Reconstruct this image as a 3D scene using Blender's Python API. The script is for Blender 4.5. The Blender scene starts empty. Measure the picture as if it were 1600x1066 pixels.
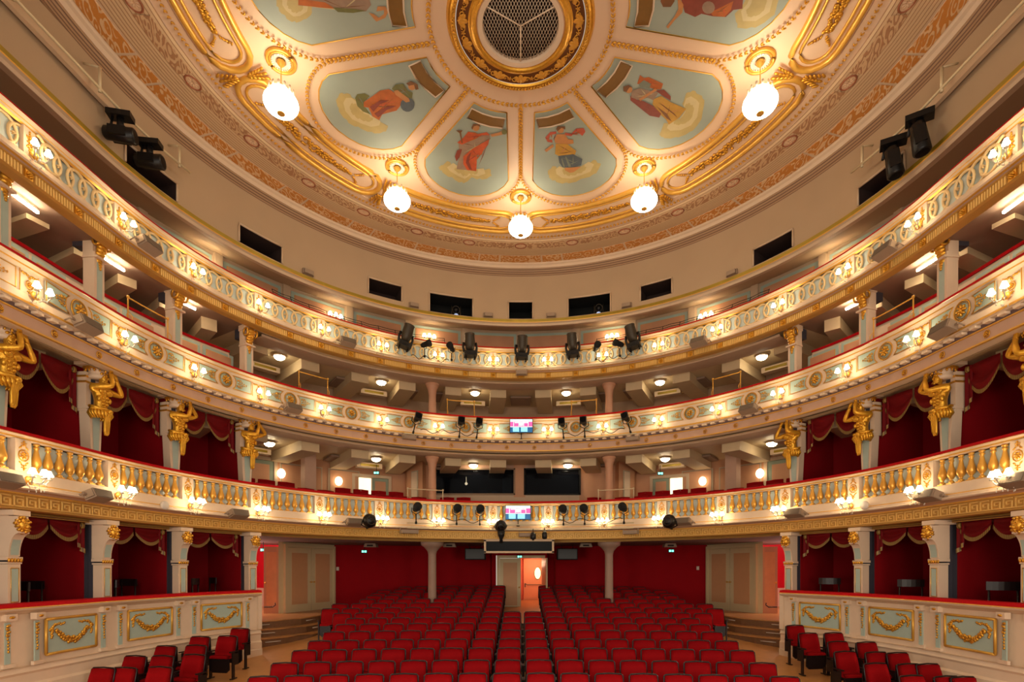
import bpy, math, random
from mathutils import Matrix, Vector
random.seed(7)
S = bpy.context.scene
COL = S.collection
PI = math.pi
EZ = 3.0            # eye height above z = 0
YC = 9.5            # centre of the horseshoe in front of the camera
R0 = 7.54

# ---------------------------------------------------------------- camera, world, exposure
cam = bpy.data.cameras.new('camera')
cam.sensor_width = 36.0
cam.lens = 36.0 * 850.0 / 1600.0
cam.shift_x = -13.5 / 1600.0
cam.shift_y = 356.0 / 1600.0
cam.clip_start = 0.05
cam_o = bpy.data.objects.new('camera', cam)
cam_o.location = (0, 0, EZ)
cam_o.rotation_euler = (PI / 2, 0, 0)
COL.objects.link(cam_o)
S.camera = cam_o
S.view_settings.view_transform = 'Standard'
S.view_settings.look = 'None'
S.view_settings.exposure = 0.0
S.view_settings.gamma = 1.0
S.view_settings.use_curve_mapping = False
W = bpy.data.worlds.new('ambient_fill')  # even warm ambient light, added as fill from the open stage side
S.world = W
W.use_nodes = True
W.node_tree.nodes['Background'].inputs[0].default_value = (1.0, 0.86, 0.70, 1)
W.node_tree.nodes['Background'].inputs[1].default_value = 0.58
# added area lamps behind the camera: unseen frontal fill for the balconies
def front_fill(x, y, z, rx, rz, power, size, col=(1.0, 0.87, 0.71)):
    l = bpy.data.lights.new('front_fill_light', 'AREA')
    l.energy = power; l.color = col; l.size = size
    o = bpy.data.objects.new('front_fill_light', l)
    o.location = (x, y, z); o.rotation_euler = (rx, 0, rz)
    COL.objects.link(o)
front_fill(0, -4.0, 6.0, math.radians(84), 0, 380, 4.0)
front_fill(-5.5, -1.0, 2.6, math.radians(88), math.radians(-36), 230, 2.5)
front_fill(5.5, -1.0, 2.6, math.radians(88), math.radians(36), 230, 2.5)
try:
    S.cycles.max_bounces = 6
    S.cycles.diffuse_bounces = 3
    S.cycles.glossy_bounces = 2
    S.cycles.sample_clamp_indirect = 4.0
except Exception:
    pass

# ---------------------------------------------------------------- materials
def lin(c):
    return tuple(((v / 255) / 12.92 if v <= 10 else (((v / 255) + 0.055) / 1.055) ** 2.4) for v in c) + (1,)
def mat(name, rgb, rough=0.6, metal=0.0, var=0.12, scale=6.0, bump=0.0, bscale=40.0, coords='Object', spec=0.4):
    m = bpy.data.materials.new(name); m.use_nodes = True
    nt = m.node_tree; b = nt.nodes['Principled BSDF']
    b.inputs['Roughness'].default_value = rough; b.inputs['Metallic'].default_value = metal
    b.inputs['Specular IOR Level'].default_value = spec
    tc = nt.nodes.new('ShaderNodeTexCoord')
    nz = nt.nodes.new('ShaderNodeTexNoise'); nz.inputs['Scale'].default_value = scale; nz.inputs['Detail'].default_value = 3
    nt.links.new(tc.outputs[coords], nz.inputs['Vector'])
    mx = nt.nodes.new('ShaderNodeMix'); mx.data_type = 'RGBA'
    c = lin(rgb)
    mx.inputs[6].default_value = tuple(v * (1 - var) for v in c[:3]) + (1,)
    mx.inputs[7].default_value = tuple(min(1, v * (1 + var)) for v in c[:3]) + (1,)
    nt.links.new(nz.outputs['Fac'], mx.inputs[0]); nt.links.new(mx.outputs[2], b.inputs['Base Color'])
    if bump:
        n2 = nt.nodes.new('ShaderNodeTexNoise'); n2.inputs['Scale'].default_value = bscale; n2.inputs['Detail'].default_value = 2
        nt.links.new(tc.outputs[coords], n2.inputs['Vector'])
        bp = nt.nodes.new('ShaderNodeBump'); bp.inputs['Strength'].default_value = bump; bp.inputs['Distance'].default_value = 0.02
        nt.links.new(n2.outputs['Fac'], bp.inputs['Height']); nt.links.new(bp.outputs['Normal'], b.inputs['Normal'])
    return m
def emis(name, rgb, strength):
    m = bpy.data.materials.new(name); m.use_nodes = True
    nt = m.node_tree; b = nt.nodes['Principled BSDF']
    nz = nt.nodes.new('ShaderNodeTexNoise'); nz.inputs['Scale'].default_value = 3
    mx = nt.nodes.new('ShaderNodeMix'); mx.data_type = 'RGBA'
    c = lin(rgb); mx.inputs[6].default_value = tuple(v * 0.93 for v in c[:3]) + (1,); mx.inputs[7].default_value = c
    nt.links.new(nz.outputs['Fac'], mx.inputs[0])
    nt.links.new(mx.outputs[2], b.inputs['Emission Color']); nt.links.new(mx.outputs[2], b.inputs['Base Color'])
    b.inputs['Emission Strength'].default_value = strength
    return m
def scroll_mat(name, base, relief, scale, rough=0.6, thresh=0.5, bump=0.5):
    """painted relief scrolls: bands of distorted rings in UV space (metres)"""
    m = bpy.data.materials.new(name); m.use_nodes = True
    nt = m.node_tree; b = nt.nodes['Principled BSDF']; b.inputs['Roughness'].default_value = rough
    uv = nt.nodes.new('ShaderNodeTexCoord')
    vo = nt.nodes.new('ShaderNodeTexVoronoi'); vo.inputs['Scale'].default_value = scale; vo.feature = 'F1'
    nt.links.new(uv.outputs['UV'], vo.inputs['Vector'])
    wv = nt.nodes.new('ShaderNodeMath'); wv.operation = 'MULTIPLY'; wv.inputs[1].default_value = 17
    nt.links.new(vo.outputs['Distance'], wv.inputs[0])
    sn = nt.nodes.new('ShaderNodeMath'); sn.operation = 'SINE'; nt.links.new(wv.outputs[0], sn.inputs[0])
    nz = nt.nodes.new('ShaderNodeTexNoise'); nz.inputs['Scale'].default_value = scale * 2.2; nz.inputs['Detail'].default_value = 3
    nt.links.new(uv.outputs['UV'], nz.inputs['Vector'])
    ad = nt.nodes.new('ShaderNodeMath'); ad.operation = 'MULTIPLY_ADD'; ad.inputs[1].default_value = 3.2
    nt.links.new(nz.outputs['Fac'], ad.inputs[0]); nt.links.new(sn.outputs[0], ad.inputs[2])
    rp = nt.nodes.new('ShaderNodeMapRange'); rp.inputs[1].default_value = 1.0 + thresh; rp.inputs[2].default_value = 1.5 + thresh
    nt.links.new(ad.outputs[0], rp.inputs[0])
    mx = nt.nodes.new('ShaderNodeMix'); mx.data_type = 'RGBA'
    mx.inputs[6].default_value = lin(base); mx.inputs[7].default_value = lin(relief)
    nt.links.new(rp.outputs[0], mx.inputs[0]); nt.links.new(mx.outputs[2], b.inputs['Base Color'])
    bp = nt.nodes.new('ShaderNodeBump'); bp.inputs['Strength'].default_value = bump; bp.inputs['Distance'].default_value = 0.02
    nt.links.new(rp.outputs[0], bp.inputs['Height']); nt.links.new(bp.outputs['Normal'], b.inputs['Normal'])
    return m
def stripe_mat(name, base, line, freq, axis=1, width=0.3, rough=0.6, bump=0.4, metal=0.0):
    """lines that run along the sweep (axis 1) or across it (axis 0), from UVs in metres"""
    m = bpy.data.materials.new(name); m.use_nodes = True
    nt = m.node_tree; b = nt.nodes['Principled BSDF']; b.inputs['Roughness'].default_value = rough; b.inputs['Metallic'].default_value = metal
    uv = nt.nodes.new('ShaderNodeTexCoord'); sp = nt.nodes.new('ShaderNodeSeparateXYZ')
    nt.links.new(uv.outputs['UV'], sp.inputs[0])
    mu = nt.nodes.new('ShaderNodeMath'); mu.operation = 'MULTIPLY'; mu.inputs[1].default_value = freq
    nt.links.new(sp.outputs[axis], mu.inputs[0])
    fr = nt.nodes.new('ShaderNodeMath'); fr.operation = 'FRACT'; nt.links.new(mu.outputs[0], fr.inputs[0])
    rp = nt.nodes.new('ShaderNodeMapRange'); rp.inputs[1].default_value = width; rp.inputs[2].default_value = width + 0.12
    nt.links.new(fr.outputs[0], rp.inputs[0])
    mx = nt.nodes.new('ShaderNodeMix'); mx.data_type = 'RGBA'
    mx.inputs[6].default_value = lin(line); mx.inputs[7].default_value = lin(base)
    nt.links.new(rp.outputs[0], mx.inputs[0]); nt.links.new(mx.outputs[2], b.inputs['Base Color'])
    bp = nt.nodes.new('ShaderNodeBump'); bp.inputs['Strength'].default_value = bump; bp.inputs['Distance'].default_value = 0.02
    nt.links.new(rp.outputs[0], bp.inputs['Height']); nt.links.new(bp.outputs['Normal'], b.inputs['Normal'])
    return m

CREAM = mat('cream_paint', (226, 200, 172), 0.45, var=0.05)
CREAMD = mat('cream_paint_matt', (205, 178, 148), 0.6, var=0.06)
CEILP = mat('ceiling_plaster', (229, 196, 164), 0.5, var=0.04, scale=1.2)
DRUM = mat('drum_plaster', (178, 152, 122), 0.7, var=0.10, scale=0.8)
GOLD = mat('gold_leaf', (224, 166, 60), 0.30, 0.72, var=0.25, scale=25, bump=0.25, bscale=60)
GOLDS = mat('gold_paint_smooth', (228, 174, 76), 0.34, 0.45, var=0.12, scale=8)
GOLDB = mat('gold_paint_baluster', (226, 166, 70), 0.34, 0.45, var=0.12, scale=10)
GLINE = mat('gold_fillet', (226, 170, 74), 0.35, 0.4, var=0.1)
OLIVE = mat('olive_gold_strip', (148, 122, 30), 0.4, 0.4, var=0.3, scale=3)
BLUE = mat('pale_blue_green_paint', (172, 190, 178), 0.55, var=0.06)
BLUEL = mat('light_blue_backing', (206, 218, 212), 0.55, var=0.05)
BLUEC = mat('fresco_sky', (156, 166, 154), 0.6, var=0.12, scale=1.5)
PINK = mat('salmon_panel_paint', (206, 152, 116), 0.6, var=0.05)
PINKC = mat('salmon_wall_paint', (204, 150, 112), 0.6, var=0.05)
MAUVE = mat('mauve_paint', (196, 158, 134), 0.6, var=0.06)
SLATE = mat('slate_blue_paint', (62, 60, 70), 0.6, var=0.1)
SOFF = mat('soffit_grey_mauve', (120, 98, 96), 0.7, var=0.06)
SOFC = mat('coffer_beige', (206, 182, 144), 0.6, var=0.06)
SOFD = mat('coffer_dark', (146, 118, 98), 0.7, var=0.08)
REDV = mat('red_velvet', (186, 8, 20), 0.75, var=0.12, scale=20, bump=0.2, bscale=90, spec=0.15)
REDS = mat('seat_red_plush', (150, 5, 13), 0.8, var=0.14, scale=9, bump=0.15, bscale=120, spec=0.12)
REDW = mat('red_wall_fabric', (158, 4, 18), 0.8, var=0.10, scale=3, spec=0.15)
REDB = mat('box_red_wall', (140, 4, 16), 0.75, var=0.1, scale=3, spec=0.2)
REDC = mat('red_curtain', (108, 4, 11), 0.7, var=0.2, scale=8, spec=0.2)
FRINGE = stripe_mat('gold_fringe', (150, 116, 54), (90, 62, 22), 30, 0, 0.3, rough=0.5)
BLACK = mat('black_metal', (22, 20, 20), 0.35, 0.2, var=0.2)
BLACKM = mat('black_matt', (16, 13, 12), 0.8, var=0.2)
GUN = mat('gunmetal_housing', (66, 58, 48), 0.4, 0.5, var=0.15)
GREY = mat('grey_loudspeaker', (150, 128, 108), 0.6, var=0.06)
GREYD = mat('loudspeaker_grille', (112, 96, 80), 0.8, var=0.08, bump=0.3, bscale=300)
PIPE = mat('cream_pipe', (214, 196, 160), 0.4, 0.2, var=0.05)
WHITE = mat('white_plastic', (222, 210, 196), 0.5, var=0.04)
WOOD = mat('dark_stained_wood', (58, 26, 20), 0.4, var=0.25, scale=14)
DARKW = mat('dark_chair_wood', (34, 24, 24), 0.35, var=0.2)
PARQ = mat('pale_oak_parquet', (200, 142, 84), 0.35, var=0.16, scale=5)
STEPW = mat('step_riser_wood', (120, 84, 56), 0.5, var=0.25, scale=12)
CRYS = mat('cut_crystal', (232, 222, 206), 0.08, 0.3, var=0.3, scale=60)
BRONZE = mat('bronze_grille_paint', (128, 90, 34), 0.5, 0.2, var=0.15, scale=10)
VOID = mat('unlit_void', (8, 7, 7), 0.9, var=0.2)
GLASSD = mat('dark_glass', (6, 8, 12), 0.3, 0.0, var=0.2, spec=0.08)
L_SHADE = emis('lit_lamp_shade', (255, 236, 196), 26.0)
L_GLOBE = emis('lit_opal_globe', (255, 238, 206), 20.0)
L_DOWN = emis('lit_downlight', (255, 236, 196), 34.0)
L_WALL = emis('lit_wall_globe', (255, 232, 190), 5.0)
CORR_GLOW = emis('glowing_corridor_panel', (255, 250, 214), 1.2)  # emission stands in for light falling on the corridor wall
EXITG = emis('exit_sign_green', (120, 240, 220), 1.6)

# ---------------------------------------------------------------- mesh builder
class MB:
    def __init__(s):
        s.v = []; s.f = []; s.m = []; s.u = []; s.s = []; s.M = Matrix(); s.mi = 0
    def add(s, vs, fs, sm=False, uv=None):
        b = len(s.v); M = s.M
        for p in vs:
            q = M @ Vector(p); s.v.append((q.x, q.y, q.z))
        for k, f in enumerate(fs):
            s.f.append([b + i for i in f]); s.m.append(s.mi); s.s.append(sm)
            s.u.append([uv[i] for i in f] if uv else [(vs[i][0], vs[i][2]) for i in f])
        return s
    def box(s, c, d, taper=1.0):
        x, y, z = c; a, b, h = d[0] / 2, d[1] / 2, d[2] / 2; t = taper
        vs = [(x - a, y - b, z - h), (x + a, y - b, z - h), (x + a, y + b, z - h), (x - a, y + b, z - h),
              (x - a * t, y - b, z + h), (x + a * t, y - b, z + h), (x + a * t, y + b, z + h), (x - a * t, y + b, z + h)]
        return s.add(vs, [(0, 3, 2, 1), (4, 5, 6, 7), (0, 1, 5, 4), (1, 2, 6, 5), (2, 3, 7, 6), (3, 0, 4, 7)])
    def tube(s, path, r, n=6, closed=False, flat=1.0):
        P = [Vector(p) for p in path]; N = len(P); vs = []; fs = []; uv = []
        L = 0.0
        for i, p in enumerate(P):
            if closed: t = P[(i + 1) % N] - P[i - 1]
            else: t = P[min(i + 1, N - 1)] - P[max(i - 1, 0)]
            if t.length < 1e-9: t = Vector((0, 0, 1))
            t.normalize()
            up = Vector((0, 1, 0)) if abs(t.y) < 0.9 else Vector((1, 0, 0))
            a = t.cross(up).normalized(); b = a.cross(t)
            rr = r[i] if isinstance(r, (list, tuple)) else r
            if i: L += (p - P[i - 1]).length
            for k in range(n):
                g = 2 * PI * k / n
                vs.append(tuple(p + a * math.cos(g) * rr + b * math.sin(g) * rr * flat)); uv.append((L, g))
        m = N if closed else N - 1
        for i in range(m):
            j = (i + 1) % N
            for k in range(n):
                k2 = (k + 1) % n
                fs.append((i * n + k, i * n + k2, j * n + k2, j * n + k))
        if not closed:
            fs.append(tuple(range(n - 1, -1, -1))); fs.append(tuple((N - 1) * n + k for k in range(n)))
        return s.add(vs, fs, True, uv)
    def lathe(s, prof, n=12, c=(0, 0, 0), ax='z', cap=True):
        vs = []; fs = []
        for (r, h) in prof:
            for k in range(n):
                g = 2 * PI * k / n; x, y = r * math.cos(g), r * math.sin(g)
                if ax == 'z': vs.append((c[0] + x, c[1] + y, c[2] + h))
                elif ax == 'y': vs.append((c[0] + x, c[1] + h, c[2] + y))
                else: vs.append((c[0] + h, c[1] + x, c[2] + y))
        for i in range(len(prof) - 1):
            for k in range(n):
                k2 = (k + 1) % n; fs.append((i * n + k, i * n + k2, (i + 1) * n + k2, (i + 1) * n + k))
        if cap:
            fs.append(tuple(range(n - 1, -1, -1))); fs.append(tuple((len(prof) - 1) * n + k for k in range(n)))
        return s.add(vs, fs, True)
    def blob(s, c, r, n=6, m=4, rot=0.0, ax='y'):
        """ellipsoid; rot turns it about the axis ax"""
        cs, sn = math.cos(rot), math.sin(rot); vs = []; fs = []
        for i in range(1, m):
            th = PI * i / m
            for k in range(n):
                g = 2 * PI * k / n
                vs.append((math.sin(th) * math.cos(g) * r[0], math.sin(th) * math.sin(g) * r[1], math.cos(th) * r[2]))
        top = len(vs); vs.append((0, 0, r[2])); vs.append((0, 0, -r[2]))
        for i in range(m - 2):
            for k in range(n):
                k2 = (k + 1) % n; fs.append((i * n + k, (i + 1) * n + k, (i + 1) * n + k2, i * n + k2))
        for k in range(n):
            k2 = (k + 1) % n; fs.append((top, k, k2)); fs.append((top + 1, (m - 2) * n + k2, (m - 2) * n + k))
        out = []
        for (x, y, z) in vs:
            if ax == 'y': x, z = x * cs + z * sn, -x * sn + z * cs
            elif ax == 'z': x, y = x * cs - y * sn, x * sn + y * cs
            out.append((c[0] + x, c[1] + y, c[2] + z))
        return s.add(out, fs, True)
    def prism(s, pts, y0, y1):
        """pts (x, z) outline, extruded along y"""
        n = len(pts)
        vs = [(p[0], y0, p[1]) for p in pts] + [(p[0], y1, p[1]) for p in pts]
        fs = [tuple(range(n)), tuple(range(2 * n - 1, n - 1, -1))]
        fs += [(i, i + n, (i + 1) % n + n, (i + 1) % n) for i in range(n)]
        return s.add(vs, fs)
    def bend(s, R):
        s.v = [(x, y - x * x / (2 * R), z) for (x, y, z) in s.v]; return s
    def build(s, name, mats, parent=None, M=None):
        me = bpy.data.meshes.new(name)
        me.from_pydata(s.v, [], s.f)
        me.polygons.foreach_set('material_index', s.m)
        me.polygons.foreach_set('use_smooth', s.s)
        ul = me.uv_layers.new(name='uv'); flat = []
        for f in s.u:
            for a in f: flat += [a[0], a[1]]
        ul.data.foreach_set('uv', flat)
        for m in (mats if isinstance(mats, (list, tuple)) else [mats]): me.materials.append(m)
        me.update()
        o = bpy.data.objects.new(name, me); COL.objects.link(o)
        if parent: o.parent = parent
        if M is not None: o.matrix_basis = M
        return o

def tag(o, label=None, cat=None, group=None, kind=None):
    if label: o['label'] = label
    if cat: o['category'] = cat
    if group: o['group'] = group
    if kind: o['kind'] = kind
    return o
def thing(name, label, cat, M=None, group=None):
    o = bpy.data.objects.new(name, None); COL.objects.link(o)
    o.empty_display_size = 0.1
    if M is not None: o.matrix_basis = M
    return tag(o, label, cat, group)
def dup(o, M=None, label=None, group=None, parent=None):
    c = o.copy(); COL.objects.link(c)
    if parent is not None:
        c.parent = parent; c.matrix_basis = o.matrix_basis.copy()
    if M is not None: c.matrix_basis = M
    if label: c['label'] = label
    if group: c['group'] = group
    for ch in KIDS.get(o.name, None) or [k for k in o.children]: dup(ch, parent=c)
    return c
KIDS = {}
def structure(name, mb, m, label=None):
    return tag(mb.build(name, m), label, None, None, 'structure')

# ---------------------------------------------------------------- the horseshoe
def P(t, r, z):
    a = abs(t); s = 1 if t >= 0 else -1
    if a <= 90:
        return (r * math.sin(math.radians(t)), YC + r * math.cos(math.radians(t)), z + EZ)
    k = math.radians(a - 90) * R0
    return (s * (r + 0.06 * k), YC - k, z + EZ)
def F(t, r, z, dz=0.0):
    """frame: x to the right, y away from the house, z up"""
    a = max(-90.0, min(90.0, t)) if abs(t) > 90 else t
    c, s = math.cos(math.radians(a)), math.sin(math.radians(a))
    p = P(t, r, z)
    return Matrix(((c, s, 0, p[0]), (-s, c, 0, p[1]), (0, 0, 1, p[2] + dz), (0, 0, 0, 1)))
def sweep(mb, prof, t0, t1, step=3.3, sm=False, mis=None, close=False):
    n = max(1, int(round(abs(t1 - t0) / step)))
    ts = [t0 + (t1 - t0) * i / n for i in range(n + 1)]
    vs = []; uv = []; fs = []; v = 0; vv = [0]
    for k in range(1, len(prof)):
        v += math.hypot(prof[k][0] - prof[k - 1][0], prof[k][1] - prof[k - 1][1]); vv.append(v)
    m = len(prof)
    for t in ts:
        for k, q in enumerate(prof):
            vs.append(P(t, q[0], q[1])); uv.append((math.radians(t) * 7.5, vv[k]))
    keep = mb.mi
    segs = range(m - 1)
    for k in segs:
        if mis: mb.mi = mis[k]
        fs = [(i * m + k, (i + 1) * m + k, (i + 1) * m + k + 1, i * m + k + 1) for i in range(n)]
        used = sorted(set(j for f in fs for j in f)); mp = {j: i for i, j in enumerate(used)}
        mb.add([vs[j] for j in used], [tuple(mp[j] for j in f) for f in fs], sm, [uv[j] for j in used])
    mb.mi = keep
    return mb
def joined(name, me, mb, m):
    b = MB(); b.add([tuple(v.co) for v in me.vertices], [tuple(p.vertices) for p in me.polygons], True); k = len(b.v)
    b.v += mb.v; b.f += [[i + k for i in f] for f in mb.f]; b.m += mb.m; b.s += mb.s; b.u += mb.u
    o = b.build(name, m); r = o.data; bpy.data.objects.remove(o); return r
def ordn(k):
    return ['first', 'second', 'third', 'fourth', 'fifth', 'sixth', 'seventh', 'eighth', 'ninth', 'tenth', 'eleventh', 'twelfth',
            'thirteenth', 'fourteenth', 'fifteenth', 'sixteenth', 'seventeenth', 'eighteenth', 'nineteenth', 'twentieth'][k]
BAY = 13.2
TA = 128.0

# ornament helpers, all in a local plane x (right), z (up), -y towards the viewer
def scroll(mb, cx, cz, r, turn=1.4, dirn=1, w=0.012, start=0.0):
    pts = []
    N = int(9 * turn)
    for i in range(N + 1):
        a = start + dirn * 2 * PI * turn * i / N; rr = r * (1 - 0.75 * i / N)
        pts.append((cx + rr * math.cos(a), -0.008, cz + rr * math.sin(a)))
    mb.tube(pts, [w * (1 - 0.5 * i / N) for i in range(N + 1)], 4)
def rosette(mb, cx, cz, r, petals=8, y=0.0, depth=0.03):
    for k in range(petals):
        a = 2 * PI * k / petals
        mb.blob((cx + r * 0.62 * math.cos(a), y - depth * 0.4, cz + r * 0.62 * math.sin(a)), (r * 0.42, depth, r * 0.2), 6, 4, -a)
    mb.blob((cx, y - depth * 0.6, cz), (r * 0.3, depth, r * 0.3), 6, 4)
def leafspray(mb, cx, cz, L, dirn=1, y=0.0):
    """a horizontal arabesque growing away from a circle"""
    for i in range(5):
        u = i / 4.0; x = cx + dirn * L * u
        h = 0.055 * (1 - u) + 0.012
        for sg in (1, -1):
            mb.blob((x, y - 0.01, cz + sg * h), (0.03 * (1.2 - u), 0.014, 0.014), 5, 4, sg * dirn * -0.8)
    for sg in (1, -1): scroll(mb, cx + dirn * L * 0.25, cz + sg * 0.06, 0.045, 1.2, sg * dirn, 0.009)
    mb.tube([(cx, y - 0.01, cz), (cx + dirn * L, y - 0.01, cz)], [0.012, 0.004], 4)
# ---------------------------------------------------------------- floor and steps
def floor_z(y): return -3.46 + 0.1 * y
mb = MB()
ys = [2.0 + i * 1.0 for i in range(21)]
vs = []; uv = []
for y in ys:
    for x in (-11, 11): vs.append((x, y, floor_z(y) + EZ)); uv.append((x, y))
fs = [(2 * i, 2 * i + 1, 2 * i + 3, 2 * i + 2) for i in range(20)]
mb.add(vs, fs, False, uv)
structure('floor', mb, PARQ)

GBAND = mat('gold_band_ground', (196, 148, 72), .5, .25, var=.12)
GKEY = mat('gold_key_relief', (236, 194, 112), .45, .25, var=.1)
# ---------------------------------------------------------------- FIRST TIER: balustrade
def tier_root(name, label, cat): return thing(name, label, cat, Matrix.Translation((0, YC, EZ)))
def build_in(root, mb, name, m, label=None):
    """part whose vertices are in world space"""
    o = mb.build(name, m, root); o.matrix_basis = Matrix.Translation((0, -YC, -EZ))
    if label: o['label'] = label
    return o
def local(root, M): return Matrix.Translation((0, -YC, -EZ)) @ M

T1 = tier_root('first_tier_balustrade', 'curved lowest balcony front with gold balusters on pale blue above a Greek key band', 'balcony front')
R1 = 7.54
mb = MB()
sweep(mb, [(R1 + .30, 2.085), (R1 + .10, 2.125), (R1 - .015, 2.10), (R1 - .02, 2.05)], -TA, TA, sm=True)
build_in(T1, mb, 'velvet_handrail', REDV)
mb = MB()
sweep(mb, [(R1 - .03, 2.05), (R1 - .05, 2.035), (R1 - .03, 2.02), (R1 + .0, 2.01), (R1 + .0, 1.985), (R1 + .03, 1.97), (R1 + .05, 1.965)], -TA, TA,
      mis=[1, 0, 0, 1, 0, 0])
sweep(mb, [(R1 + .03, 1.50), (R1 - .0, 1.49), (R1 - .01, 1.475), (R1 - .06, 1.31), (R1 - .07, 1.29), (R1 - .07, 1.275), (R1 - .12, 1.25), (R1 - .13, 1.22), (R1 - .10, 1.20), (R1 + .0, 1.185), (R1 + .03, 1.165), (R1 + .03, 1.14), (R1 + .05, 1.135)],
      -TA, TA, mis=[0, 0, 0, 1, 0, 0, 0, 0, 2, 2, 1, 1])
build_in(T1, mb, 'cornice_mouldings', [CREAM, GLINE, MAUVE])
mb = MB(); sweep(mb, [(R1 + .12, 1.96), (R1 + .12, 1.49)], -TA, TA)
build_in(T1, mb, 'pale_blue_backing', BLUEL)
mb = MB()
sweep(mb, [(R1 + .05, 1.14), (R1 + .05, .915), (R1 + .08, .90), (R1 + .35, .90), (R1 + .35, .84)], -TA, TA)
# Greek key relief
mb.mi = 1
nk = int(2 * 112 * math.radians(1) * R1 / 0.20)
for i in range(nk):
    t = -112 + 224 * (i + .5) / nk
    mb.M = F(t, R1 + .045, 0)
    w = .014; H = .15; z0 = .955
    for (cx, cz, a, b) in ((-.02, z0 + H, .165, w), (-.093, z0 + H / 2, w, H), (.0, z0, .20, w), (.055, z0 + H * .36, w, H * .72),
                           (.005, z0 + H * .70, .10, w), (-.045, z0 + H * .52, w, H * .38), (-.02, z0 + H * .35, .05, w)):
        mb.box((cx, -.008, cz), (a, .02, b))
mb.M = Matrix()
build_in(T1, mb, 'greek_key_band', [GBAND, GKEY])
pil = MB()
pil.box((0, .05, 1.73), (.27, .12, .485))
orn = MB()
orn.tube([(.085 * math.cos(a * PI / 5), -.015, 1.73 + .085 * math.sin(a * PI / 5)) for a in range(10)], .011, 4, True)
rosette(orn, 0, 1.73, .06, 7)
for sg in (1, -1):
    rosette(orn, 0, 1.73 + sg * .185, .045, 4)
    for q in (1, -1):
        orn.blob((q * .055, -.015, 1.73 + sg * .115), (.035, .012, .014), 5, 4, q * sg * .6)
        orn.blob((q * .03, -.015, 1.73 + sg * .15), (.02, .012, .01), 5, 4, q * sg * .6)
pm = om = None
for k in range(-8, 8):
    M = local(T1, F((k + .5) * BAY, R1, 0))
    if pm is None:
        p0 = pil.build('pilaster_panel', CREAM, T1, M); o0 = orn.build('gilt_medallion', GOLD, p0)
        pm, om = p0.data, o0.data
    else:
        p0 = bpy.data.objects.new('pilaster_panel', pm); COL.objects.link(p0); p0.parent = T1; p0.matrix_basis = M
        o0 = bpy.data.objects.new('gilt_medallion', om); COL.objects.link(o0); o0.parent = p0
BAL = [(.038, 0), (.045, .012), (.045, .035), (.026, .045), (.022, .06), (.036, .085), (.062, .125), (.07, .165), (.064, .205), (.045, .27), (.030, .345), (.028, .375), (.042, .385), (.042, .40), (.030, .41), (.030, .425), (.046, .432), (.046, .455)]
bspots = []
for k in range(-8, 9):
    for j in range(7):
        t = k * BAY + (j - 3) * (BAY - 2.6) / 7.0
        if abs(t) < 103: bspots.append(t)
bspots.sort(key=lambda t: -abs(t))
bmb = MB(); bmb.lathe(BAL, 10); bmb.box((0, 0, -.008), (.12, .10, .03))
bmesh_ = None
def BM(t): return local(T1, F(t, R1 + .05, 1.505))
for t in bspots[:98]:
    if bmesh_ is None:
        b0 = bmb.build('baluster', GOLDB, T1, BM(t)); bmesh_ = b0.data
    else:
        b0 = bpy.data.objects.new('baluster', bmesh_); COL.objects.link(b0); b0.parent = T1; b0.matrix_basis = BM(t)
mb = MB()
for t in bspots[98:]:
    mb.M = F(t, R1 + .05, 1.505); mb.lathe(BAL, 10); mb.box((0, 0, -.008), (.12, .10, .03))
mb.M = Matrix()
tag(build_in(T1, mb, 'middle_balusters', GOLDB), kind='stuff')

# ---------------------------------------------------------------- SECOND TIER: painted parapet
T2 = tier_root('second_tier_parapet', 'curved middle balcony front with pale blue panels, gilt rosettes and white dentils', 'balcony front')
R2 = 7.41
mb = MB()
sweep(mb, [(R2 + .28, 4.70), (R2 + .10, 4.735), (R2 - .01, 4.71), (R2 - .015, 4.66)], -TA, TA, sm=True)
build_in(T2, mb, 'velvet_handrail', REDV)
mb = MB()
sweep(mb, [(R2 - .03, 4.66), (R2 - .05, 4.64), (R2 - .02, 4.615), (R2, 4.60), (R2 + .0, 4.575), (R2 + .03, 4.56), (R2 + .04, 4.535)], -TA, TA, mis=[1, 0, 0, 1, 0, 0])
sweep(mb, [(R2 + .04, 4.54), (R2 + .04, 4.175), (R2 + .0, 4.165), (R2 - .03, 4.05), (R2 - .045, 4.03), (R2 - .045, 4.005), (R2 - .02, 3.995), (R2 - .02, 3.98), (R2 + .05, 3.97)], -TA, TA,
      mis=[0, 0, 0, 1, 1, 0, 0, 0])
sweep(mb, [(R2 + .05, 3.90), (R2 + .03, 3.895), (R2 + .03, 3.875), (R2 + .05, 3.87), (R2 + .05, 3.69), (R2 + .02, 3.68), (R2 + .02, 3.655), (R2 + .06, 3.65), (R2 + .3, 3.65)], -TA, TA,
      mis=[1, 1, 1, 2, 1, 1, 1, 0])
sweep(mb, [(R2 + .05, 3.97), (R2 + .06, 3.90)], -TA, TA, mis=[3])
build_in(T2, mb, 'parapet_body', [CREAM, GLINE, MAUVE, SOFF])
n = int(2 * 103 / 1.9); dts = sorted([-103 + 206 * (i + .5) / n for i in range(n)], key=lambda t: -abs(t)); DENT = dts
ros = MB(); ros.M = Matrix()
ros.tube([(.055 * math.cos(a * PI / 6), -.01, 3.78 + .055 * math.sin(a * PI / 6)) for a in range(12)], .010, 4, True)
rosette(ros, 0, 3.78, .038, 6)
def rep(mesh_name, mbl, m, root, Ms, label=None):
    first = None
    for M in Ms:
        if first is None: first = mbl.build(mesh_name, m, root, local(root, M)); o = first
        else:
            o = bpy.data.objects.new(mesh_name, first.data); COL.objects.link(o); o.parent = root; o.matrix_basis = local(root, M)
        if label: o['label'] = label
    return first
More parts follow.
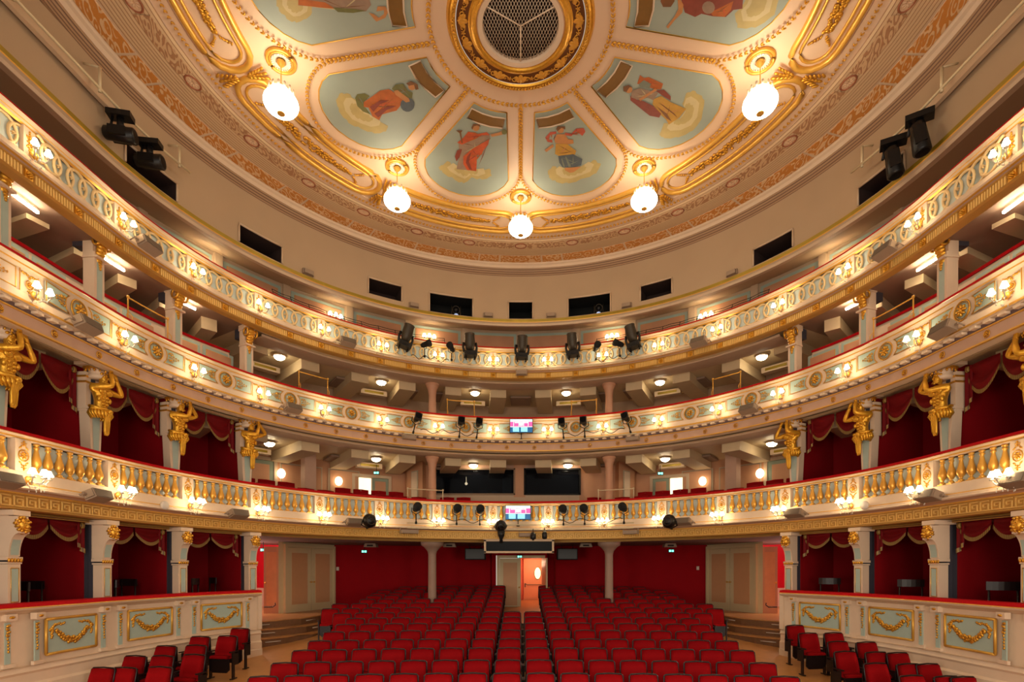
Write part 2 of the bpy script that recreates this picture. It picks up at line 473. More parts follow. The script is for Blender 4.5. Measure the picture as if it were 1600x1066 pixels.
rep('frieze_rosette', ros, GOLD, T2, [F((k * .5 + .25) * BAY, R2 + .05, 0) for k in range(-16, 16)])
dmb = MB(); dmb.box((0, .0, 3.945), (.12, .10, .04)); rep('dentil', dmb, CREAM, T2, [F(t, R2, 0) for t in DENT[:98]])
mb = MB()
for t in DENT[98:]: mb.M = F(t, R2, 0); mb.box((0, .0, 3.945), (.12, .10, .04))
mb.M = Matrix(); tag(build_in(T2, mb, 'middle_dentils', CREAM), kind='stuff')
# pilaster ornaments
po = MB()
po.tube([(.06 * math.cos(a * PI / 6), -.012, 4.33 + .06 * math.sin(a * PI / 6)) for a in range(12)], .009, 4, True)
rosette(po, 0, 4.33, .04, 6)
for q in (1, -1):
    for i in range(4): po.blob((q * (.03 + .03 * i), -.012, 4.47 + .008 * (i % 2)), (.022, .012, .018), 5, 4, q * .5)
    po.blob((q * .02, -.01, 4.235), (.025, .01, .012), 5, 4, q * .6)
po.blob((0, -.012, 4.435), (.02, .012, .03), 5, 4); po.blob((0, -.01, 4.215), (.012, .01, .02), 5, 4)
po.box((-.155, -.004, 4.355), (.008, .012, .33)); po.box((.155, -.004, 4.355), (.008, .012, .33))
rep('pilaster_ornament', po, GOLD, T2, [F((k + .5) * BAY, R2 + .035, 0) for k in range(-8, 8)])
# bay panels: pale blue fields with gold frame, circle in the middle
def t2_bay():
    bl = MB(); gl = MB()
    for sg in (1, -1):
        pts = [(sg * .665, 4.21), (sg * .665, 4.51)]
        arc = [(sg * .27 - sg * .0 + 0, 0)]
        pts += [(sg * .19, 4.51)]
        for i in range(5):
            a = PI / 2 - PI * (i + .5) / 5
            pts.append((sg * (.175 + .10 * math.cos(a)), 4.36 + .15 * math.sin(a)))
        pts += [(sg * .19, 4.21)]
        if sg < 0: pts = pts[::-1]
        bl.prism(pts, .012, .03)
        gl.tube([(x, .006, z) for (x, z) in pts], .010, 4, True)
        leafspray(gl, sg * .31, 4.36, .22, sg)
    bl.lathe([(.155, .0), (.155, .02)], 18, (0, .01, 4.36), 'y')
    for rr, w in ((.165, .014), (.135, .006)):
        gl.tube([(rr * math.cos(a * PI / 10), 0.0, 4.36 + rr * math.sin(a * PI / 10)) for a in range(20)], w, 4, True)
    rosette(gl, 0, 4.36, .105, 8, 0.0, .035)
    return bl, gl
bl, gl = t2_bay(); bl.bend(7.41); gl.bend(7.41)
Ms = [F(k * BAY, R2 + .022, 0) for k in range(-8, 9)]
rep('pale_blue_field', bl, BLUE, T2, Ms)
rep('gilt_panel_ornament', gl, GOLD, T2, Ms)

# ---------------------------------------------------------------- THIRD TIER: interlaced rings
T3 = tier_root('third_tier_parapet', 'curved top balcony front with interlaced cream rings over a fluted gold band', 'balcony front')
R3 = 7.41
mb = MB()
sweep(mb, [(R3 + .25, 6.875), (R3 + .10, 6.905), (R3 - .01, 6.88), (R3 - .015, 6.84)], -TA, TA, sm=True)
build_in(T3, mb, 'velvet_handrail', REDV)
mb = MB()
sweep(mb, [(R3 - .03, 6.84), (R3 - .05, 6.82), (R3 - .02, 6.80), (R3, 6.785), (R3 + .0, 6.765), (R3 + .03, 6.75), (R3 + .06, 6.72)], -TA, TA, mis=[1, 0, 0, 1, 0, 1])
sweep(mb, [(R3 + .06, 6.29), (R3 + .0, 6.285), (R3 - .03, 6.20), (R3 - .05, 6.19), (R3 - .06, 6.165), (R3 - .03, 6.15), (R3 + .01, 6.14), (R3 + .04, 6.10)], -TA, TA,
      mis=[0, 0, 1, 0, 0, 1, 2])
build_in(T3, mb, 'cornice_mouldings', [CREAM, GLINE, MAUVE])
mb = MB(); sweep(mb, [(R3 + .10, 6.72), (R3 + .10, 6.28)], -TA, TA)
build_in(T3, mb, 'pale_blue_backing', BLUEL)
mb = MB()
sweep(mb, [(R3 + .02, 6.11), (R3 + .0, 6.10), (R3 + .02, 6.09), (R3 + .05, 6.08), (R3 + .05, 5.955), (R3 + .02, 5.945), (R3 + .0, 5.925), (R3 + .05, 5.91), (R3 + .25, 5.92)], -TA, TA)
n = int(2 * 112 / 0.37)
mb.mi = 1
for i in range(n):
    t = -112 + 224 * (i + .5) / n
    if abs((t / (BAY / 2)) - round(t / (BAY / 2))) < .12: continue
    mb.M = F(t, R3 + .045, 0); mb.box((0, 0, 6.018), (.03, .034, .135))
mb.M = Matrix()
build_in(T3, mb, 'fluted_gold_band', [GBAND, GKEY])
rs = MB(); rs.box((0, .01, 6.018), (.13, .04, .13)); rosette(rs, 0, 6.018, .055, 8, -.01, .03)
rep('band_rosette', rs, GOLD, T3, [F(k * BAY / 2, R3 + .04, 0) for k in range(-16, 17)])
pp = MB(); pp.box((0, .03, 6.505), (.20, .07, .43))
rep('pilaster_panel', pp, CREAM, T3, [F((k + .5) * BAY, R3 + .03, 0) for k in range(-8, 8)])
pp = MB()
rosette(pp, 0, 6.505, .055, 6)
for sg in (1, -1):
    for i in range(3): pp.blob((0, -.012, 6.505 + sg * (.08 + .04 * i)), (.034 - .008 * i, .014, .02), 5, 4)
    for q in (1, -1): pp.blob((q * .04, -.012, 6.505 + sg * .07), (.02, .01, .03), 5, 4, q * sg * .5)
rep('pilaster_ornament', pp, GOLD, T3, [F((k + .5) * BAY, R3 + .03, 0) for k in range(-8, 8)])
rg = MB()
for j in range(-2, 3):
    rg.tube([(j * .262 + .198 * math.cos(a * PI / 10), (.004 if j % 2 else -.004), 6.505 + .198 * math.sin(a * PI / 10)) for a in range(20)], .029, 4, True)
for j in range(-3, 3): rosette(rg, (j + .5) * .262, 6.505, .03, 4)
for j in (-1, 1):
    rg.tube([(j * (.79 - .195 * math.cos(a * PI / 10 - PI / 2) * 1.0), .0, 6.505 + .195 * math.sin(a * PI / 10 - PI / 2)) for a in range(11)], .029, 4)
rg.bend(7.4)
rep('interlaced_rings', rg, mat('ring_cream_gold', (238, 206, 150), .4, .1, var=.06), T3, [F(k * BAY, R3 + .07, 0) for k in range(-8, 9)])

# ---------------------------------------------------------------- soffits, ceilings under the tiers, back walls
def sm01(x): x = max(0, min(1, x)); return x * x * (3 - 2 * x)
def sof(name, r0, z0, rise, rout, tmax, m, lab=None, step=3.3):
    """underside of a tier: a stepped fascia, then flat; rises a little towards the stage"""
    mb = MB(); n = int(2 * tmax / step); ts = [-tmax + 2 * tmax * i / n for i in range(n + 1)]
    vs = []; uv = []
    for t in ts:
        dz = rise * max(0, (abs(t) - 45) / 40.0)
        for (r, z) in ((r0 + .25, z0), (r0 + .50, z0 + dz), (rout, z0 + dz)):
            vs.append(P(t, r, z)); uv.append((r, t))
    fs = []
    for i in range(n):
        for k in range(2): fs.append((3 * i + k, 3 * i + k + 1, 3 * i + k + 4, 3 * i + k + 3))
    mb.add(vs, fs, False, uv)
    return structure(name, mb, m)
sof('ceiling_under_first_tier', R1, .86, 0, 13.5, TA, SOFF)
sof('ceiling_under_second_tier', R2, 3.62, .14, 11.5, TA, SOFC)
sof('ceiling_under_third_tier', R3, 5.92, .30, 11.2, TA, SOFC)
# downstand beams on which the column capitals sit
for nm, r, z, m in (('ceiling_beam_first_tier', 8.3, .86, SOFF), ('ceiling_beam_second_tier', 8.15, 3.62, SOFC), ('ceiling_beam_third_tier', 8.15, 5.92, SOFC)):
    if r == 8.3: continue
    mb = MB(); sweep(mb, [(r - .35, z + .02), (r - .33, z - .03), (r, z - .05), (r + .22, z - .05), (r + .22, z + .02)], -57, 57)
    structure(nm, mb, mat(nm + '_paint', (186, 158, 132), .6, var=.05))
# floors of the tiers (slabs) and low front walls behind the rails
for nm, r, z in (('floor_first_tier', R1, 1.15), ('floor_second_tier', R2, 3.8), ('floor_third_tier', R3, 6.03)):
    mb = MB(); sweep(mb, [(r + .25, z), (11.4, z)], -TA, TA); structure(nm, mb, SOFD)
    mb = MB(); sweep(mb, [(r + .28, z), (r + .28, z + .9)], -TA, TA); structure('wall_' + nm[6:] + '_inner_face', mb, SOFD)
# ---------------------------------------------------------------- drum, gallery cornice
RD = 7.83
mb = MB()
sweep(mb, [(8.95, 8.05), (8.0, 7.76), (7.86, 7.74), (7.84, 7.80), (7.80, 7.83), (7.79, 7.85), (7.785, 7.93), (7.84, 7.955), (7.87, 7.96)], -TA, TA,
      mis=[0, 1, 1, 1, 2, 3, 1, 1])
structure('trim_1', mb, [DRUM, CREAMD, GLINE, OLIVE])
opens = [(0, 2.85, 7.98, 8.52), (-16.1, 5.0, 7.98, 8.56), (15.9, 4.9, 7.98, 8.56), (-31, 3.7, 8.1, 8.56), (31, 3.5, 8.1, 8.56),
         (-57, 4.2, 8.0, 8.44), (55.5, 3.9, 8.0, 8.44), (-77, 4.4, 8.0, 8.4), (75.5, 4.0, 8.0, 8.4)]
def lip(rr, z0, z1): return None
zs = [7.955, 7.98, 8.0, 8.1, 8.4, 8.44, 8.52, 8.56, 8.9, 9.33]
tcuts = sorted(set([-TA, TA] + [o[0] - o[1] for o in opens] + [o[0] + o[1] for o in opens] + [i * 3.0 for i in range(-42, 43)]))
mb = MB(); vs = [P(t, RD + .03, z) for t in tcuts for z in zs]; nz_ = len(zs); fs = []
for i in range(len(tcuts) - 1):
    tm = (tcuts[i] + tcuts[i + 1]) / 2
    for k in range(nz_ - 1):
        zm = (zs[k] + zs[k + 1]) / 2
        if any(abs(tm - o[0]) < o[1] and o[2] < zm < o[3] for o in opens): continue
        fs.append((i * nz_ + k, (i + 1) * nz_ + k, (i + 1) * nz_ + k + 1, i * nz_ + k + 1))
mb.add(vs, fs, True, [(t * .13, z) for t in tcuts for z in zs])
structure('wall_drum', mb, DRUM)
SLOT = mat('slot_lining', (58, 40, 36), .8, var=.1)
for i, (t, h, z0, z1) in enumerate(opens):
    mb = MB(); n = 4; ts = [t - h + 2 * h * k / n for k in range(n + 1)]
    vs = []
    for q in ts: vs += [P(q, RD + .03, z0), P(q, RD + .75, z0), P(q, RD + .75, z1), P(q, RD + .03, z1)]
    fs = []
    for k in range(n):
        for j in range(3): fs.append((4 * k + j, 4 * k + j + 1, 4 * k + 5 + j, 4 * k + 4 + j))
    fs += [(0, 1, 2, 3), (4 * n, 4 * n + 1, 4 * n + 2, 4 * n + 3)]
    mb.add(vs, fs, False)
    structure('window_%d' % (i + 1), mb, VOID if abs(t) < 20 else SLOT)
    mb = MB()
    for q in (ts[0], ts[-1]): mb.tube([P(q, RD + .01, z0), P(q, RD + .01, z1 - .03)], .025, 4)
    mb.tube([P(q, RD + .01, z1) for q in ts], .03, 4)
    structure('trim_window_%d' % (i + 1), mb, CREAMD)

# ---------------------------------------------------------------- ceiling
ZC = 9.66; YO = 9.65
def CP(a, r, dz=0.0):
    b = (YC - YO) * max(0, (r - 6.0)) / 2.0
    return (r * math.sin(math.radians(a)), YO + b + r * math.cos(math.radians(a)), ZC + EZ - dz)
def CF(a, r, dz=0.0):
    c, s = math.cos(math.radians(a)), math.sin(math.radians(a)); p = CP(a, r, dz)
    return Matrix(((c, 0, -s, p[0]), (-s, 0, -c, p[1]), (0, 1, 0, p[2]), (0, 0, 0, 1)))
def ring(mb, prof, a0=-180, a1=180, step=4.0, sm=False, mis=None):
    n = max(1, int(round((a1 - a0) / step))); v = [0]
    for k in range(1, len(prof)): v.append(v[-1] + math.hypot(prof[k][0] - prof[k - 1][0], prof[k][1] - prof[k - 1][1]))
    for k in range(len(prof) - 1):
        if mis: mb.mi = mis[k]
        vs = []; uv = []
        for i in range(n + 1):
            a = a0 + (a1 - a0) * i / n; aw = a - 360 if a0 >= 176 else a
            for q in (k, k + 1):
                vs.append(CP(a, prof[q][0], prof[q][1])); uv.append((math.radians(aw) * prof[q][0] + 40, v[q] + 3))
        mb.add(vs, [(2 * i, 2 * i + 1, 2 * i + 3, 2 * i + 2) for i in range(n)], sm, uv)
    mb.mi = 0
    return mb
STR = stripe_mat('ceiling_running_mouldings', (214, 184, 146), (170, 128, 92), 14, 1, .22, bump=.6)
STR2 = stripe_mat('soffit_running_mouldings', (164, 130, 98), (112, 80, 60), 16, 1, .3, bump=.6)
ORB = scroll_mat('orange_scroll_inlay', (204, 132, 56), (228, 188, 142), 5.0, thresh=.7)
BRB = scroll_mat('brown_scroll_inlay', (208, 172, 132), (170, 124, 88), 5.5, thresh=.3)
mb = MB()
ring(mb, [(1.3, 0), (6.02, 0), (6.02, .02), (6.30, .02)])
structure('ceiling', mb, CEILP)
mb = MB()
ring(mb, [(6.30, .02), (6.36, .05), (6.42, .05), (6.72, .05), (6.80, .05), (7.17, .02), (7.22, .0), (7.62, .0), (7.66, .03), (7.72, .05), (7.78, .10), (7.84, .22), (7.86, .33), (9.8, .33)], step=3,
     mis=[0, 0, 0, 0, 0, 1, 1, 1, 1, 1, 2, 2, 2])
structure('trim_2', mb, [STR, CREAM, STR2])
# brown scroll band with ovals, orange band of short and long panels
mb = MB()
for k in range(27):
    a = (k + .5) * 13.333
    for (x0, x1) in ((a - 4.9, a + 4.9),):
        ring(mb, [(6.43, .045), (6.43, .06), (6.72, .06), (6.72, .045)], x0, x1, 2.5)
structure('trim_3', mb, BRB)
OV = mat('oval_brown_rim', (150, 88, 58), .6, var=.1)
# shrink the discs to ovals
mb2 = MB()
for k in range(27):
    mb2.M = CF(k * 13.333, 6.575, .057)
    mb2.mi = 0; mb2.tube([(.165 * math.cos(q * PI / 9), 0, .115 * math.sin(q * PI / 9)) for q in range(18)], .02, 4, True)
    mb2.mi = 1; mb2.prism([(.16 * math.cos(q * PI / 9), .11 * math.sin(q * PI / 9)) for q in range(18)], -.002, .006)
    for q in range(8):
        g = q * PI / 4; mb2.blob((.07 * math.cos(g), -.004, .05 * math.sin(g)), (.05, .010, .016), 5, 4, -g)
mb2.M = Matrix()
structure('trim_4', mb2, [OV, mat('oval_field', (216, 180, 146), .6, var=.08)])
mb = MB(); mbl = MB()
for k in range(24):
    a = k * 15.0 + 7.5
    ring(mb, [(7.24, -.001), (7.24, .012), (7.60, .012), (7.60, -.001)], a - 2.25, a + 2.25, 1.5)
    ring(mb, [(7.24, -.001), (7.24, .012), (7.60, .012), (7.60, -.001)], a + 2.65, a + 12.35, 2.5)
structure('trim_5', mb, ORB)
del mb, mbl

# leaf garlands
def leafrope(mb, pts, size=.05, step=.085, fat=1.0):
    """overlapping pointed leaves along a path of (a, r) or world points on the ceiling plane"""
    Pp = [Vector(p) for p in pts]; L = [0]
    for i in range(1, len(Pp)): L.append(L[-1] + (Pp[i] - Pp[i - 1]).length)
    n = int(L[-1] / step); j = 0
    for i in range(n):
        s_ = (i + .5) * L[-1] / n
        while j < len(L) - 2 and L[j + 1] < s_: j += 1
        u = (s_ - L[j]) / max(1e-6, L[j + 1] - L[j]); p = Pp[j].lerp(Pp[j + 1], u); d = (Pp[j + 1] - Pp[j]).normalized()
        ang = math.atan2(d.y, d.x)
        for sg in (1, -1):
            a2 = ang + sg * .45
            q = p + Vector((-d.y, d.x, 0)) * (sg * size * .42 * fat)
            mb.M = Matrix.Translation(q) @ Matrix.Rotation(a2, 4, 'Z')
            mb.blob((0, 0, -.012), (size * .95, size * .38 * fat, size * .42), 5, 3, 0, 'z')
    mb.M = Matrix()
def arcpts(a0, a1, r, n=24, dz=.05, f=None):
    return [CP(a0 + (a1 - a0) * i / n, r if f is None else f(i / n), dz) for i in range(n + 1)]
g = MB(); leafrope(g, arcpts(-180, 180, 6.13, 90), .04, .10)
tag(g.build('leaf_garland', GOLD), 'long thin gold leaf garland circling just inside the brown scroll band', 'ceiling garland')
g = MB(); leafrope(g, arcpts(-180, 180, 1.62, 48), .05, .095)
tag(g.build('leaf_garland', GOLD), 'small closed gold leaf ring just outside the round ceiling grille', 'ceiling garland')
names9 = ['nearest the middle of the back gallery', 'right of the middle', 'at the far right', 'at the right edge of the picture', 'x', 'x', 'at the left edge of the picture', 'at the far left', 'left of the middle']
dlab = {0: 'running straight towards the back gallery', 1: 'slanting right, between the harp player and the dancer', 2: 'running almost level right above the harp player', 8: 'slanting left, between the globe reader and the robed poet', 7: 'running almost level left above the globe reader'}
for k in range(9):
    if k in (3, 4, 5, 6): continue
    a = 40 * k; g = MB(); leafrope(g, [CP(a, 1.68 + i * .1, .045) for i in range(21)], .058, .085)
    for sg in (1, -1):
        leafrope(g, [CP(a + sg * (20 * (i / 16.0)), 3.66 + (4.92 - 3.66) * (math.sin(i / 16.0 * PI / 2) ** 0.62), .045) for i in range(17)], .045, .095)
    tag(g.build('leaf_garland', GOLD), 'gold leaf garland ' + dlab[k] + '', 'ceiling garland', 'radial garlands of the ceiling')
# gilded oval frames
FR = {0: 'right of the middle globe lamp', 8: 'left of the middle globe lamp', 1: 'beside the two right globe lamps', 7: 'beside the two left globe lamps', 2: 'at the right edge', 6: 'at the left edge'}
def frame_path(k, r0, r1, h, n=10):
    c = 40 * k + 20; pts = []
    rm = (r0 + r1) / 2; rr = (r1 - r0) / 2; hh = h - math.degrees(rr / rm)
    for i in range(n + 1): pts.append(CP(c - hh + 2 * hh * i / n, r1, .02))
    for i in range(1, 8):
        b = PI / 2 - PI * i / 8; pts.append(CP(c + hh + math.degrees(rr * math.cos(b) / rm), rm + rr * math.sin(b), .02))
    for i in range(n + 1): pts.append(CP(c + hh - 2 * hh * i / n, r0, .02))
    for i in range(1, 8):
        b = -PI / 2 - PI * i / 8; pts.append(CP(c - hh + math.degrees(rr * math.cos(b) / rm), rm + rr * math.sin(b), .02))
    return pts
for k in (0, 1, 2, 6, 7, 8):
    fr = thing('gilded_frame', 'long rounded gold frame on the ceiling, ' + FR[k], 'ceiling frame', Matrix.Translation(CP(40 * k + 20, 5.5, 0)), 'gold ceiling frames')
    inv = Matrix.Translation(CP(40 * k + 20, 5.5, 0)).inverted()
    m = MB(); m.tube(frame_path(k, 5.08, 5.92, 19.0), .065, 8, True, .9); o = m.build('outer_moulding', GOLDS, fr, inv)
    m = MB(); m.tube(frame_path(k, 5.22, 5.78, 17.3), .03, 6, True); m.build('inner_moulding', GOLDS, fr, inv)
    m = MB()
    for i in range(34):
        u = i / 33.0; a = 40 * k + 20 + (u - .5) * 22
        w = .075 * math.sin(PI * min(1, .15 + u * .85)) + .03
        for q in range(4):
            m.M = CF(a + random.uniform(-.25, .25), 5.5 + random.uniform(-1, 1) * w, .01)
            m.blob((0, -.015, 0), (.05, .03, .035), 5, 3, random.uniform(0, 3))
    for e in (-1, 1):
        for q in range(5):
            for sg in (1, -1):
                m.M = CF(40 * k + 20 + e * (12.2 + .35 * q), 5.5 + sg * (.05 + .035 * q), .01); m.blob((0, -.015, 0), (.045, .025, .02), 5, 3, q * .6 * sg)
    m.M = Matrix(); m.build('gilt_bouquet', GOLD, fr, inv)
# leaf corners where frames meet
for k in (-2, -1, 0, 1, 2):
    m = MB()
    for sg in (1, -1):
        for i in range(5):
            for q in (-1, 0, 1):
                m.M = CF(40 * k + q * (.3 + .42 * (4 - i) * .5), 5.5 + sg * (.16 + .075 * (4 - i)), .06)
                m.blob((0, -.02, 0), (.03, .03, .07), 5, 4, q * .5)
    m.M = Matrix()
    tag(m.build('acanthus_corner', GOLD), 'gold leaf tuft between two ceiling frames, ' + {-2: 'by the far left globe lamp', -1: 'by the lamp left of the middle', 0: 'behind the middle globe lamp', 1: 'by the lamp right of the middle', 2: 'by the far right globe lamp'}[k], 'ceiling ornament', 'leaf tufts between frames')

# ceiling paintings
def pxp(x, y, dz):
    d = ZC * 850 / (889.0 - y); return ((x - 813.5) / 850 * d, d, ZC + EZ - dz)
figs = {
 0: ('robed poet in orange red holding out a wreath', (660, 150, 5.161), [
   ('C', [(130,570),(200,520),(270,570),(360,600),(450,590),(540,580),(560,640),(480,670),(400,650),(330,700),(260,670),(160,610)]),
   ('T', [(290,370),(420,330),(540,300),(550,340),(440,400),(430,600),(275,585),(300,470)]),
   ('R', [(330,330),(370,280),(440,300),(520,285),(545,310),(480,310),(400,350),(320,385),(280,370)]),
   ('R', [(540,340),(530,385),(490,430),(480,465),(440,470),(435,600),(360,590),(330,540),(330,480),(400,420)]),
   ('M', [(280,430),(320,420),(300,480),(275,520),(262,480)]), ('S', [(545,300),(620,285),(640,270),(660,290),(640,305),(560,320)]),
   ('M', [(360,480),(395,440),(375,520),(400,585),(380,585),(350,530)]),
   ('G', (660, 280, 22)), ('S', (432, 246, 28)), ('H', [(395,245),(410,215),(460,215),(470,240),(440,228),(415,235),(402,264)]),
   ('H', [(270,268),(325,266),(312,285),(325,370),(315,370),(300,290)])]),
 1: ('dancer in a yellow tunic and blue skirt with a pink scarf', (660, 150, 5.161), [
   ('C', [(1010,600),(1050,560),(1130,590),(1240,590),(1300,560),(1380,510),(1440,540),(1400,620),(1300,660),(1180,700),(1080,690),(1020,650)]),
   ('P', [(1080,280),(1030,285),(990,330),(1010,365),(1050,370),(1045,345),(1020,345),(1030,310),(1080,298)]),
   ('P', [(1150,288),(1200,298),(1240,256),(1300,252),(1315,280),(1290,315),(1270,300),(1240,280),(1200,318),(1150,308)]),
   ('S', [(1085,300),(1150,300),(1175,340),(1215,345),(1220,375),(1160,385),(1070,370),(1065,340)]),
   ('S', [(1060,400),(1000,445),(985,430),(1050,380)]), ('S', (1114, 266, 26)), ('H', [(1078,258),(1092,235),(1150,238),(1152,262),(1122,248),(1090,276)]),
   ('Y', [(1075,375),(1170,380),(1240,435),(1230,465),(1100,475),(1070,460)]),
   ('B', [(1095,475),(1215,460),(1290,500),(1280,550),(1210,570),(1130,565),(1105,530)]),
   ('N', [(1150,480),(1160,478),(1200,560),(1180,566)]), ('N', [(1120,500),(1126,490),(1150,560),(1136,562)]),
   ('S', [(1150,570),(1280,560),(1220,605),(1190,610),(1150,590)])]),
 8: ('reader in orange seated on clouds with a blue globe', (480, 80, 6.667), [
   ('C', [(300,500),(340,430),(420,430),(510,500),(560,600),(700,680),(840,770),(820,830),(700,850),(560,800),(430,740),(330,620)]),
   ('G', [(500,480),(520,440),(600,430),(650,460),(590,520),(600,570),(660,650),(580,620),(520,560)]),
   ('O', [(590,520),(680,460),(760,400),(850,385),(940,440),(1000,490),(970,560),(930,610),(850,630),(780,650),(750,710),(680,670),(640,580),(590,570)]),
   ('M', [(650,570),(760,500),(860,500),(760,540),(690,620)]), ('M', [(700,640),(840,560),(930,560),(830,600),(740,680)]),
   ('G', [(880,380),(920,335),(1000,325),(1050,400),(1100,420),(1090,480),(1030,470),(930,420)]),
   ('B', (1045, 545, 74)), ('S', [(900,400),(940,390),(1060,480),(1070,510),(1030,520),(920,440)]),
   ('S', (1092, 352, 40)), ('H', [(1030,320),(1080,295),(1150,330),(1160,380),(1130,390),(1112,335),(1060,345)])]),
 9: ('player in a yellow skirt holding a harp', (910, 80, 6.663), [
   ('C', [(1080,430),(1150,400),(1230,450),(1270,500),(1240,700),(1150,820),(1000,890),(850,900),(800,860),(850,740),(960,760),(1080,600),(1040,540)]),
   ('O', [(570,330),(600,240),(640,270),(690,260),(840,330),(820,390),(760,390),(620,340)]),
   ('N', [(590,330),(640,290),(710,330),(700,380),(600,360)]),
   ('M', [(760,400),(850,390),(920,460),(920,505),(830,450)]),
   ('Y', [(740,490),(820,455),(920,520),(1080,590),(1010,680),(900,755),(870,700),(800,640),(730,540)]),
   ('H', [(800,520),(960,640),(990,680),(940,640),(840,560)]), ('H', [(770,560),(880,640),(930,720),(880,690)]),
   ('M', [(500,450),(560,490),(640,510),(740,560),(820,640),(800,680),(700,660),(600,580),(500,500)]),
   ('T', [(510,400),(600,370),(700,400),(790,420),(740,500),(680,470),(600,500),(510,470)]),
   ('S', [(590,480),(720,400),(760,370),(775,395),(700,440),(600,510)]), ('S', (482, 385, 38)),
   ('H', [(425,355),(480,338),(525,362),(490,362),(458,412),(428,402)])]),
 7: ('reclining woman in grey and rose robes', (380, 0, 5.0), [
   ('C', [(260,40),(300,100),(380,165),(450,160),(530,110),(540,30),(430,-90),(260,-90)]),
   ('T', [(430,-90),(960,-90),(1000,30),(960,80),(860,85),(760,85),(700,55),(430,35)]),
   ('O', [(430,-20),(640,10),(720,60),(600,50),(430,30)]),
   ('G', [(700,50),(860,60),(960,75),(860,92),(740,85)]), ('S', [(980,90),(1040,160),(1110,130),(1135,80),(1110,40),(1050,40),(1040,80),(1100,70),(1100,100),(1060,130),(1020,100)])]),
 2: ('reclining woman in dark mauve reaching down', (930, 0, 5.0), [
   ('C', [(1160,20),(1200,-90),(1450,-90),(1400,110),(1250,210),(1110,210),(1090,100)]),
   ('M', [(650,-90),(1160,-90),(1150,60),(1080,70),(1020,125),(920,120),(830,100),(780,125),(700,90)]),
   ('O', [(900,90),(1000,40),(1080,0),(1060,70),(1010,125),(920,115)]), ('T', (885, 50, 50)),
   ('S', [(640,-60),(690,30),(680,90),(620,150),(570,215),(555,200),(620,120),(650,60)]), ('H', [(510,0),(530,-60),(620,-60),(620,0),(590,45),(530,45)])])}
figc = {'K': mat('painted_cloud_light', (200, 184, 138), .7, var=.15, scale=4), 'C': mat('painted_cloud', (184, 164, 108), .7, var=.18, scale=4), 'T': mat('painted_grey_tunic', (150, 124, 104), .7, var=.3, scale=7),
        'R': mat('painted_orange_red_robe', (192, 84, 44), .7, var=.4, scale=7), 'M': mat('painted_dark_rose', (134, 62, 46), .7, var=.3, scale=7),
        'S': mat('painted_skin', (190, 130, 78), .7, var=.2, scale=8), 'G': mat('painted_green', (112, 110, 62), .7, var=.3, scale=7),
        'H': mat('painted_brown', (120, 78, 44), .7, var=.3, scale=8), 'P': mat('painted_pink_scarf', (190, 86, 64), .7, var=.3, scale=7),
        'Y': mat('painted_yellow', (186, 140, 56), .7, var=.3, scale=7), 'B': mat('painted_blue', (86, 94, 100), .7, var=.3, scale=7),
        'N': mat('painted_grey_blue', (120, 126, 112), .7, var=.3, scale=6), 'O': mat('painted_orange', (180, 96, 40), .7, var=.4, scale=7)}
def panel_outline(c, ins=0.0):
    """sector with straight sides and a rounded outer end; x across, s outwards from the hub"""
    pts = []; t20 = math.tan(math.radians(20)); off = .30 + ins
    def w(s_): return s_ * t20 - off / math.cos(math.radians(20))
    s0 = 1.86 + ins
    for i in range(5):
        u = -1 + i / 2.0; x = u * w(s0); pts.append((x, math.sqrt(max(0, (s0) ** 2 - 0 * x * x)) + .06 * (1 - u * u) - .02))
    se = 3.72
    pts.append((w(se), se))
    for i in range(1, 12):
        b = PI * i / 12; pts.append((w(se) * math.cos(b) * (1.0 if True else 1), se + (.92 - ins) * math.sin(b) ** .82 if False else se + (.92 - ins) * math.sin(b)))
    pts.append((-w(se), se))
    return pts
def pan_w(c, x, s_, dz):
    ca, sa = math.cos(math.radians(c)), math.sin(math.radians(c))
    return (x * ca + s_ * sa, YO - x * sa + s_ * ca, ZC + EZ - dz)
keymap = {-20: 0, 20: 1, -60: 8, 60: 9, -100: 7, 100: 2}
